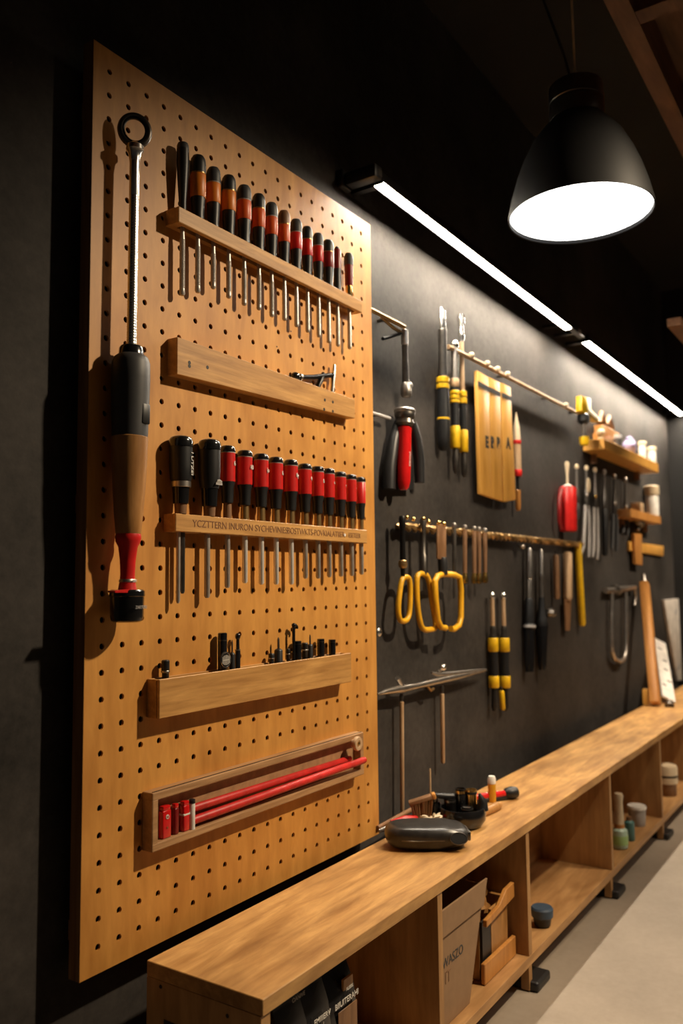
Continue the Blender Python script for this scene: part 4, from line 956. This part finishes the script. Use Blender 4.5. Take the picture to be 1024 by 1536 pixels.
# ------------------------------------------------------------------ things on the worktop
def bench(name, label, cat, u, v, rotz=0, group=None):
    b = atz(u, v, BT); return thing(name, label, cat, (b.x, b.y, BT + .0004), (0, 0, rotz), group), depth(b) / F_PX
AR = math.atan2(RIGHT.y, RIGHT.x)        # heading across the picture
# glossy black case
root, k = bench('black_case', 'glossy black rounded case lying nearest on the worktop', 'case', 640, 1268, AR + math.radians(4))
m = MB(); t = bmesh.new(); bmesh.ops.create_cube(t, size=2); bmesh.ops.subdivide_edges(t, edges=t.edges[:], cuts=9, use_grid_fill=True)
hx, hy, hz = 62 * k, 36 * k, 17 * k
for v in t.verts:
    x, y, z = v.co; n_ = 4.0
    q_ = (abs(x) ** n_ + abs(y) ** n_ + abs(z) ** 3.0) ** (1 / n_); q_ = max(q_, .3)
    x, y, z = x / q_, y / q_, z / q_
    taper = 1 - .18 * max(0, -x); sag = -.16 * x
    bump_ = .05 * noise.noise(Vector((x * 1.6, y * 1.6, z)))
    v.co = Vector((x * hx * (1 + .02 * y), y * hy * taper, hz * (1 + (z * (1 + bump_ - .12 * (x > .5))) + (sag * (z > 0) * .6 * (z)))))
    v.co.z = max(v.co.z, .0)
m._add(t); m.build('case_body', M['leather'], root)
MB().tube([(hx * .985 * math.copysign(abs(math.cos(a)) ** .62, math.cos(a)), hy * .985 * math.copysign(abs(math.sin(a)) ** .62, math.sin(a)) * (1 - .18 * max(0, -math.cos(a))), hz * .95) for a in [2 * PI * j / 48 for j in range(48)]], .0016, 6, True).build('seam', M['dsteel'], root)
c = Vector((hx * .66, -hy * .995, hz * 1.12))
MB().lathe([(0, 10 * k), (.002, 9 * k)], 24, Matrix.Translation(c) @ Matrix.Rotation(math.radians(66), 4, 'X') @ Matrix.Diagonal((1.25, .8, 1, 1))).build('oval_badge', M['black'], root)
MB().tube([c + Vector((12.5 * k * math.cos(a), 3.2 * k * math.sin(a) - .0012, 7.4 * k * math.sin(a))) for a in [2 * PI * j / 24 for j in range(24)]], .0016, 6, True).build('oval_badge_rim', M['dsteel'], root)
MB().box(hx * .93, hx * 1.012, -hy * .62, hy * .42, hz * .62, hz * 1.42, .004, 2).build('end_rim', M['dsteel'], root)
MB().box(hx * .95, hx * 1.016, -hy * .54, hy * .34, hz * .74, hz * 1.30, .002).build('end_opening', M['ink'], root)
# dark dish with cups
root, k = bench('black_dish', 'deep glossy black dish behind the black case', 'dish', 693, 1238)
R = 36 * k
MB().lathe([(0, R * .62), (.002, R * .8), (10 * k, R * .98), (20 * k, R), (27 * k, R * .94), (27 * k, R * .86), (18 * k, R * .9), (8 * k, R * .82), (4 * k, R * .6), (4 * k, 0)], 36).build('dish_body', M['blackg'], root)
c_ = RIGHT.copy(); c_.z = 0; c_.normalize()
MB().tube([c_ * R * .86 + Vector((0, 0, 22 * k)), c_ * R * .88 + Vector((0, 0, 34 * k)), c_ * R * .74 + Vector((0, 0, 46 * k))], [9 * k, 7 * k, 2 * k], 10).build('pointed_lip', M['black'], root)
dl = Vector(root.location)
def incup(dx, dy, R_, h, mat, rim, label, name='small_cup', cat='cup'):
    p = dl + c_ * dx * k + Vector((-c_.y, c_.x, 0)) * dy * k + Vector((0, 0, 4 * k + .0004))
    o = thing(name, label, cat, p, group='small cups standing in the black dish')
    MB().lathe([(0, R_ * .9 * k), (h * .8 * k, R_ * k), (h * k, R_ * k), (h * k, R_ * .8 * k), (h * .5 * k, R_ * .75 * k), (h * .5 * k, 0)], 18).build('cup_body', mat, o)
    MB().lathe([(h * .86 * k, R_ * 1.05 * k), (h * .94 * k, R_ * 1.05 * k)], 18).build('cup_band', rim, o)
incup(-17, 6, 9.0, 34, M['blackm'], M['dsteel'], 'left dark metal cup standing in the black dish')
incup(0, 8, 8.0, 48, M['blackg'], M['brass'], 'tallest black cup with a brass band in the black dish')
incup(16, 9, 8.4, 46, M['brass'], M['black'], 'brass cup at the right in the black dish')
incup(6, -13, 8.5, 26, M['blackg'], M['steel'], 'low glossy cup at the front of the black dish')
# red bar with black knob
def lying(name, label, cat, u1, v1, u2, v2, lift, group=None):
    a, b = atz(u1, v1, BT), atz(u2, v2, BT); d = b - a
    root = thing(name, label, cat, (a.x, a.y, BT + lift), (0, 0, math.atan2(d.y, d.x)), group); return root, d.length, depth((a + b) / 2) / F_PX
RX = Matrix.Rotation(PI / 2, 4, 'Y')
root, L, k = lying('red_handled_tool', 'red handled tool with a round black end lying on worktop behind dish', 'tool', 690, 1208, 776, 1197, .019)
MB().lathe([(0, 4 * k), (.004, 5 * k), (L - 24 * k, 5 * k), (L - 22 * k, 4 * k)], 14, RX).build('red_handle', M['redg'], root)
MB().lathe([(L - 24 * k, 4 * k), (L - 20 * k, 8 * k), (L - 10 * k, 9.6 * k), (L - 2 * k, 8 * k), (L, 3 * k)], 18, RX).build('black_end', M['black'], root)
MB().box(L * .2, L * .8, -5 * k, 5 * k, -.0175, -.006, .001).build('black_underside', M['black'], root)
root, L, k = lying('wooden_handle', 'short brown wooden handle lying right of the black dish', 'peg', 722, 1226, 750, 1212, .010)  # loose wooden handle with a ferrule
MB().lathe([(0, 5 * k), (L * .3, 6.5 * k), (L * .8, 6.5 * k), (L, 4 * k)], 14, RX).build('handle_body', M['hwood'], root); MB().lathe([(-.012, 4 * k), (.002, 5.4 * k)], 14, RX).build('ferrule', M['dsteel'], root)
root, k = bench('yellow_tube', 'upright small yellow tube with a white top on the worktop', 'tube', 738, 1203)
MB().lathe([(0, 5 * k), (.003, 5.8 * k), (27 * k, 5.8 * k)], 16).build('tube_body', M['amber'], root); MB().lathe([(27 * k, 6.2 * k), (34 * k, 6.2 * k), (38 * k, 4.6 * k), (39 * k, 0)], 16).build('white_cap', M['white'], root)
# brush standing on bristles
root, k = bench('bristle_brush', 'dark bristled brush standing on the worktop by the red pliers', 'brush', 634, 1238, AR)
m = MB()
for j in range(240):
    x, y = random.uniform(-18, 16) * k, random.uniform(-7, 7) * k; t_ = 1.12 + random.uniform(-.1, .1)
    m.tube([(x * .62 * t_ + random.uniform(-3, 3) * k, y * 1.5, .0005), (x * .8, y * 1.2, 18 * k), (x, y, 36 * k + x * .3)], [.0008, .0011, .0012], 4)
o = m.build('bristles', M['brownwood'], root); o['kind'] = 'stuff'
BX = Matrix.Translation((0, 0, 37 * k)) @ Matrix.Rotation(-.29, 4, 'Y')
MB().box(-21 * k, 15 * k, -8 * k, 8 * k, -2 * k, 4 * k, .003, 2, BX).build('brush_block', M['brownwood'], root)
MB().box(15 * k, 21 * k, -8 * k, 8 * k, -3 * k, 5 * k, .003, 2, BX).build('orange_end', M['owood'], root)
MB().tube([(20 * k, 0, 43 * k), (34 * k, 0, 42 * k), (50 * k, 6 * k, 40 * k)], [4 * k, 4.5 * k, 4.5 * k], 12).build('black_handle', M['black'], root)
root, k = bench('thin_dowel', 'thin pale dowel standing upright behind the brush', 'dowel', 646, 1222)
zt_ = at(646, 1152, root.location.y).z - BT
MB().lathe([(.0, .0032), (zt_ - .004, .0026), (zt_, .001)], 8).build('dowel_body', M['pwood'], root); MB().lathe([(0, .010), (.006, .010), (.012, .005)], 12).build('dowel_foot', M['black'], root)
root, k = bench('dark_can', 'dark metal can between the brush and the black dish', 'can', 653, 1236)
MB().lathe([(0, 7.5 * k), (.002, 8 * k), (30 * k, 8 * k), (33 * k, 7 * k)], 18).build('can_body', M['blackm'], root); MB().lathe([(33 * k, 5 * k), (37 * k, 5 * k), (38 * k, 4 * k)], 16).build('can_neck', M['dsteel'], root)
root, L, k = lying('red_pliers', 'small pliers with red grips lying behind the black case', 'pliers', 568, 1252, 626, 1238, .010)
MB().tube([(0, 0, 0), (L * .35, .004, .002)], [2.5 * k, 5 * k], 8).build('jaw', M['dsteel'], root)
MB().tube([(L * .32, .004, .0), (L * .6, .022, .004), (L * .95, .026, .0)], [5 * k, 6.5 * k, 5.5 * k], 10).build('red_grip', M['red'], root)
MB().tube([(L * .32, 0, .012), (L * .6, -.012, .018), (L * .9, -.010, .012)], [5 * k, 6.5 * k, 5.5 * k], 10).build('red_grip', M['red'], root)
root, L, k = lying('wooden_stick', 'thin brown stick lying along the wall edge of the worktop', 'stick', 566, 1246, 622, 1216, .008)
MB().lathe([(0, 3 * k), (L, 4 * k)], 10, RX).build('stick_body', M['brownwood'], root); MB().lathe([(L - .001, 4.4 * k), (L + .012, 4 * k)], 10, RX).build('stick_tip', M['dsteel'], root)
root, k = bench('crumpled_rag', 'crumpled cream rag tucked behind the black case', 'rag', 640, 1252, AR)
m = MB(); m.ball((0, 0, 15 * k), 22 * k, 26, (1.2, .5, .5), .8); m.ball((14 * k, 2 * k, 22 * k), 9 * k, 16, (1, .8, .8), .9); m.build('rag_body', M['cream'], root)

# ------------------------------------------------------------------ things in the cubbies
SZ = ST + .0006
def pouch(u, v1, Y, w, d, label, art=True):
    P = at(u, v1, Y); root = thing('black_packet', label, 'packet', (P.x, Y, SZ), group='black packets in the nearest cubby'); h = P.z - SZ
    t = bmesh.new(); prof = [(0, 1, 1), (.05, 1.02, 1.02), (.6, 1, 1), (.8, .98, .75), (.93, .97, .2), (1, .97, .06)]
    rings = [[t.verts.new((sx * w * wx, sy * d * dx, h * z)) for sx, sy in ((-1, -1), (-.5, -1.12), (0, -1.15), (.5, -1.12), (1, -1), (1, 1), (0, 1.1), (-1, 1))] for z, wx, dx in prof]
    for a, b in zip(rings, rings[1:]):
        for j in range(8): t.faces.new((a[j], a[(j + 1) % 8], b[(j + 1) % 8], b[j]))
    t.faces.new(rings[0][::-1]); t.faces.new(rings[-1]); bmesh.ops.recalc_face_normals(t, faces=t.faces)
    m = MB(); m._add(t); m.build('packet_body', M['blackg'], root)
    return root, h
zf = lambda u, v, Y: at(u, v, Y).z
o, h = pouch(498, 1440, -0.235, .048, .030, 'tall black packet with white lettering, rightmost in the nearest cubby')
text('lettering', 'BIIUITERAHI', .0165, (0.0, -.0362, at(512, 1505, -.27).z - SZ), M['white'], o, ext=.0006)
text('lettering', 'ALIEIIS', .009, (.012, -.0352, at(512, 1499, -.27).z - SZ + .012), M['white'], o, ext=.0006)
MB().box(-.03, .04, -.0355, -.033, h * .3, at(512, 1512, -.27).z - SZ - .006, .001).build('picture_patch', M['brownwood'], o)
MB().box(.0, .036, -.0285, -.022, h * .80, h * .88, .001).build('top_label', M['hwood'], o)
o, h = pouch(462, 1462, -0.250, .040, .028, 'middle black packet with white lettering in the nearest cubby')
text('lettering', 'EMIIIERV', .015, (0.0, -.0338, at(478, 1528, -.28).z - SZ), M['white'], o, ext=.0006)
MB().tube([(.005, -.034, h * .55), (.006, -.032, h * .72)], [.003, .0008], 6).build('white_flash', M['white'], o)
o, h = pouch(426, 1490, -0.262, .042, .028, 'dark packet with faint lettering, leftmost in the nearest cubby')
text('lettering', 'OANIVE', .011, (0.0, -.0338, at(440, 1497, -.29).z - SZ), M['dsteel'], o, ext=.0006)

# cardboard box
Yb = -0.300
a, b, c = at(667, 1362, Yb), at(727, 1316, Yb), at(704, 1484, Yb)
X0 = 14.36 * S + .0265
root = thing('cardboard_box', 'tall tapering cardboard box with faded lettering in the second cubby', 'box', (X0, Yb, SZ))
wT = b.x - X0; wB = c.x - X0; hB = (a.z + b.z) / 2 - SZ
def tb(z0, z1, e, y0, y1, name, mat, hollow=False):
    def W(z): return wB + (wT - wB) * z / hB
    m = MB(); m.prism([(-0.0 , z0), (W(z0) + e, z0), (W(z1) + e, z1), (-0.0, z1)], y0, y1, .001); m.build(name, mat, root, smooth=False)
tb(0, hB * .80, 0, 0, .003, 'front_panel', M['card']); tb(hB * .77, hB, .003, -.006, -.0005, 'front_flap', M['card'])
tb(0, hB * .93, 0, .165, .168, 'rear_panel', M['card']); tb(0, .004, -.002, .003, .165, 'box_floor', M['cardd'])
for s_ in (0, 1):
    xs = [(0, 0), (.003, 0), (.003, hB * .95), (0, hB * .95)] if not s_ else [(wB - .003, 0), (wB, 0), (wT - .004, hB * .95), (wT - .007, hB * .95)]
    MB().prism(xs, .0035, .1645).build('side_panel', M['card'], root, smooth=False)
text('faded_lettering', 'WASZO', .032, (wB * .55, -.0006, hB * .53), M['char'], root, sx=1.0)
text('faded_lettering', 'IT', .04, (wB * .40, -.0006, hB * .40), M['brownwood'], root)
# wooden crate with boards
Yc = -0.285
a, b = at(709, 1484, Yc), at(765, 1428, Yc)
root = thing('wooden_crate', 'narrow slatted wooden crate right of the cardboard box', 'crate', (X0 + wT + .012, Yc, SZ))
W = 25.55 * S - .012 - (X0 + wT + .012); Hc = at(770, 1318, Yc).z - SZ
MB().box(-.02, W, -.012, 0, .001, Hc * .27, .002).build('lower_slat', M['owood'], root, smooth=False)
MB().prism([(0, Hc * .70), (W, Hc * .80), (W, Hc), (W * .7, Hc * .98), (W * .45, Hc * .84), (0, Hc * .79)], -.012, 0, .002).build('upper_slat', M['owood'], root, smooth=False)
MB().box(W * .32, W * .88, .004, .012, .002, Hc * .82).build('middle_panel', M['hwood'], root, smooth=False)
MB().box(.004, W * .3, .004, .012, .002, Hc * .74).build('dark_panel', M['black'], root, smooth=False)
m = MB(); m.box(.0, .012, .0125, .14, .001, Hc * .8).box(W - .012, W, .0125, .14, .001, Hc * .8).box(.012, W - .012, .128, .14, .001, Hc * .95); m.build('crate_side', M['hwood'], root, smooth=False)
o = thing('clear_bag', 'crumpled shiny bag stuffed in the top of the wooden crate', 'bag', (root.location.x + W * .55, Yc + .065, SZ + Hc * .70))
MB().ball((0, 0, .0), .042, 22, (.8, .72, 1.0), .6).build('bag_body', M['hwood'], o); MB().ball((.02, 0, .045), .016, 12, (1, 1, 1.4), .8).build('bag_neck', M['hwood'], o)

# third cubby: blue tub
Y = -0.27; P = at(814, 1385, -0.29); o = thing('blue_tub', 'small dusty blue tub with dark base in the third cubby', 'tub', (P.x, -0.288, SZ))
MB().lathe([(0, .034), (.004, .040), (.03, .046), (.032, .05)], 24).build('tub_base', M['black'], o); o.scale = (.62, .62, .85); MB().lathe([(.032, .05), (.036, .054), (.062, .056), (.068, .05), (.068, 0)], 24).build('tub_lid', M['blue'], o)
# fourth cubby
def stand(u, Y, v1, hw, name, label, cat):
    P = at(u, 1250, Y); k = depth(P) / F_PX; h = at(u, v1, Y).z - SZ; return thing(name, label, cat, (P.x, Y, SZ)), h, hw * k
o, h, R = stand(929, -0.285, 1188, 12, 'glue_bottle', 'cream necked bottle with pale green base in the fourth cubby', 'bottle')
MB().lathe([(0, R * .8), (.005, R * .95), (h * .2, R), (h * .33, R * .95), (h * .38, R * .6)], 22).build('bottle_base', M['mint'], o)
MB().lathe([(h * .08, R * 1.02), (h * .24, R * 1.03)], 22).build('green_label', M['green'], o)
MB().lathe([(h * .37, R * .62), (h * .6, R * .55), (h * .85, R * .5), (h * .95, R * .62), (h, R * .5)], 20).build('neck', M['cream'], o)
MB().lathe([(h * .36, R * .66), (h * .44, R * .62)], 20).build('orange_collar', M['owood'], o)
o, h, R = stand(944, -0.292, 1224, 7.5, 'teal_bottle', 'small teal bottle between the cream necked bottle and white bucket', 'bottle')
MB().lathe([(0, R * .9), (.004, R), (h * .78, R), (h * .84, R * .6), (h * .86, R * .5)], 20).build('bottle_body', M['teal'], o); MB().lathe([(h * .85, R * .55), (h, R * .55)], 16).build('cap', M['brownwood'], o)
o, h, R = stand(956, -0.262, 1206, 13.5, 'white_bucket', 'lidded grey white bucket in the fourth cubby', 'bucket')
MB().lathe([(0, R * .86), (.005, R * .88), (h * .82, R * .96), (h * .84, R * .96)], 30).build('bucket_body', M['grey'], o); MB().lathe([(h * .83, R * 1.04), (h * .95, R * 1.04), (h, R * .96), (h, 0)], 30).build('lid', M['white'], o)
# fifth cubby
o, h, R = stand(1004, -0.26, 1142, 15, 'round_tin', 'cream round tin with a dark band in the fifth cubby', 'tin')
MB().lathe([(0, R * .8), (.004, R * .85), (h * .38, R * .85)], 24).build('dark_base', M['brownwood'], o); MB().lathe([(h * .38, R * .9), (h * .40, R), (h * .9, R), (h * .97, R * .9), (h, R * .6), (h, 0)], 24).build('tin_body', M['cream'], o)
MB().lathe([(h * .60, R * 1.02), (h * .66, R * 1.02)], 24).build('dark_band', M['ink'], o)

# stand the leaning pieces on the worktop, not in it
bpy.context.view_layer.update()
for r_ in [o for o in bpy.data.objects if o.name.split('.')[0] in ('leaning_board', 'wooden_club')]:
    lo = min((c.matrix_world @ v.co).z for c in r_.children for v in c.data.vertices)
    r_.location.z += BT + .0005 - lo
# ------------------------------------------------------------------ light
def spot(name, loc, aim, energy, color, size, blend=0.6, radius=0.08):
    d = bpy.data.lights.new(name, 'SPOT'); d.energy = energy; d.color = color; d.spot_size = math.radians(size); d.spot_blend = blend; d.shadow_soft_size = radius
    o = bpy.data.objects.new(name, d); col.objects.link(o); o.location = loc
    o.rotation_euler = (Vector(aim) - Vector(loc)).to_track_quat('-Z', 'Y').to_euler()
spot('ceiling_spot_board', (1.40, -1.83, 2.92), (0.66, 0, 0.72), 345, (1.0, 0.80, 0.55), 70, 1.0, 0.05)
spot('bench_fill_spot', (2.6, -1.5, 2.92), (2.6, -0.15, 0.45), 120, (1.0, 0.80, 0.56), 75, 0.8, 0.10)  # added fill for the worktop, no lamp seen there
spot('far_fill_spot', (4.2, -1.5, 2.92), (4.5, -0.1, 0.6), 230, (1.0, 0.82, 0.6), 75, 0.8, 0.10)  # extra light put in to brighten the far end of the bench
spot('floor_fill_spot', (2.6, -2.6, 2.92), (2.6, -1.2, 0.0), 45, (1.0, 0.85, 0.68), 85, 0.8, 0.12)  # invented light that lifts the concrete floor
w = bpy.data.worlds.new('world'); scene.world = w; w.use_nodes = True
w.node_tree.nodes['Background'].inputs['Color'].default_value = (1.0, 0.85, 0.7, 1); w.node_tree.nodes['Background'].inputs['Strength'].default_value = 0.012
scene.view_settings.view_transform = 'Standard'
scene.view_settings.look = 'None'
scene.cycles.use_denoising = True
scene.cycles.max_bounces = 8
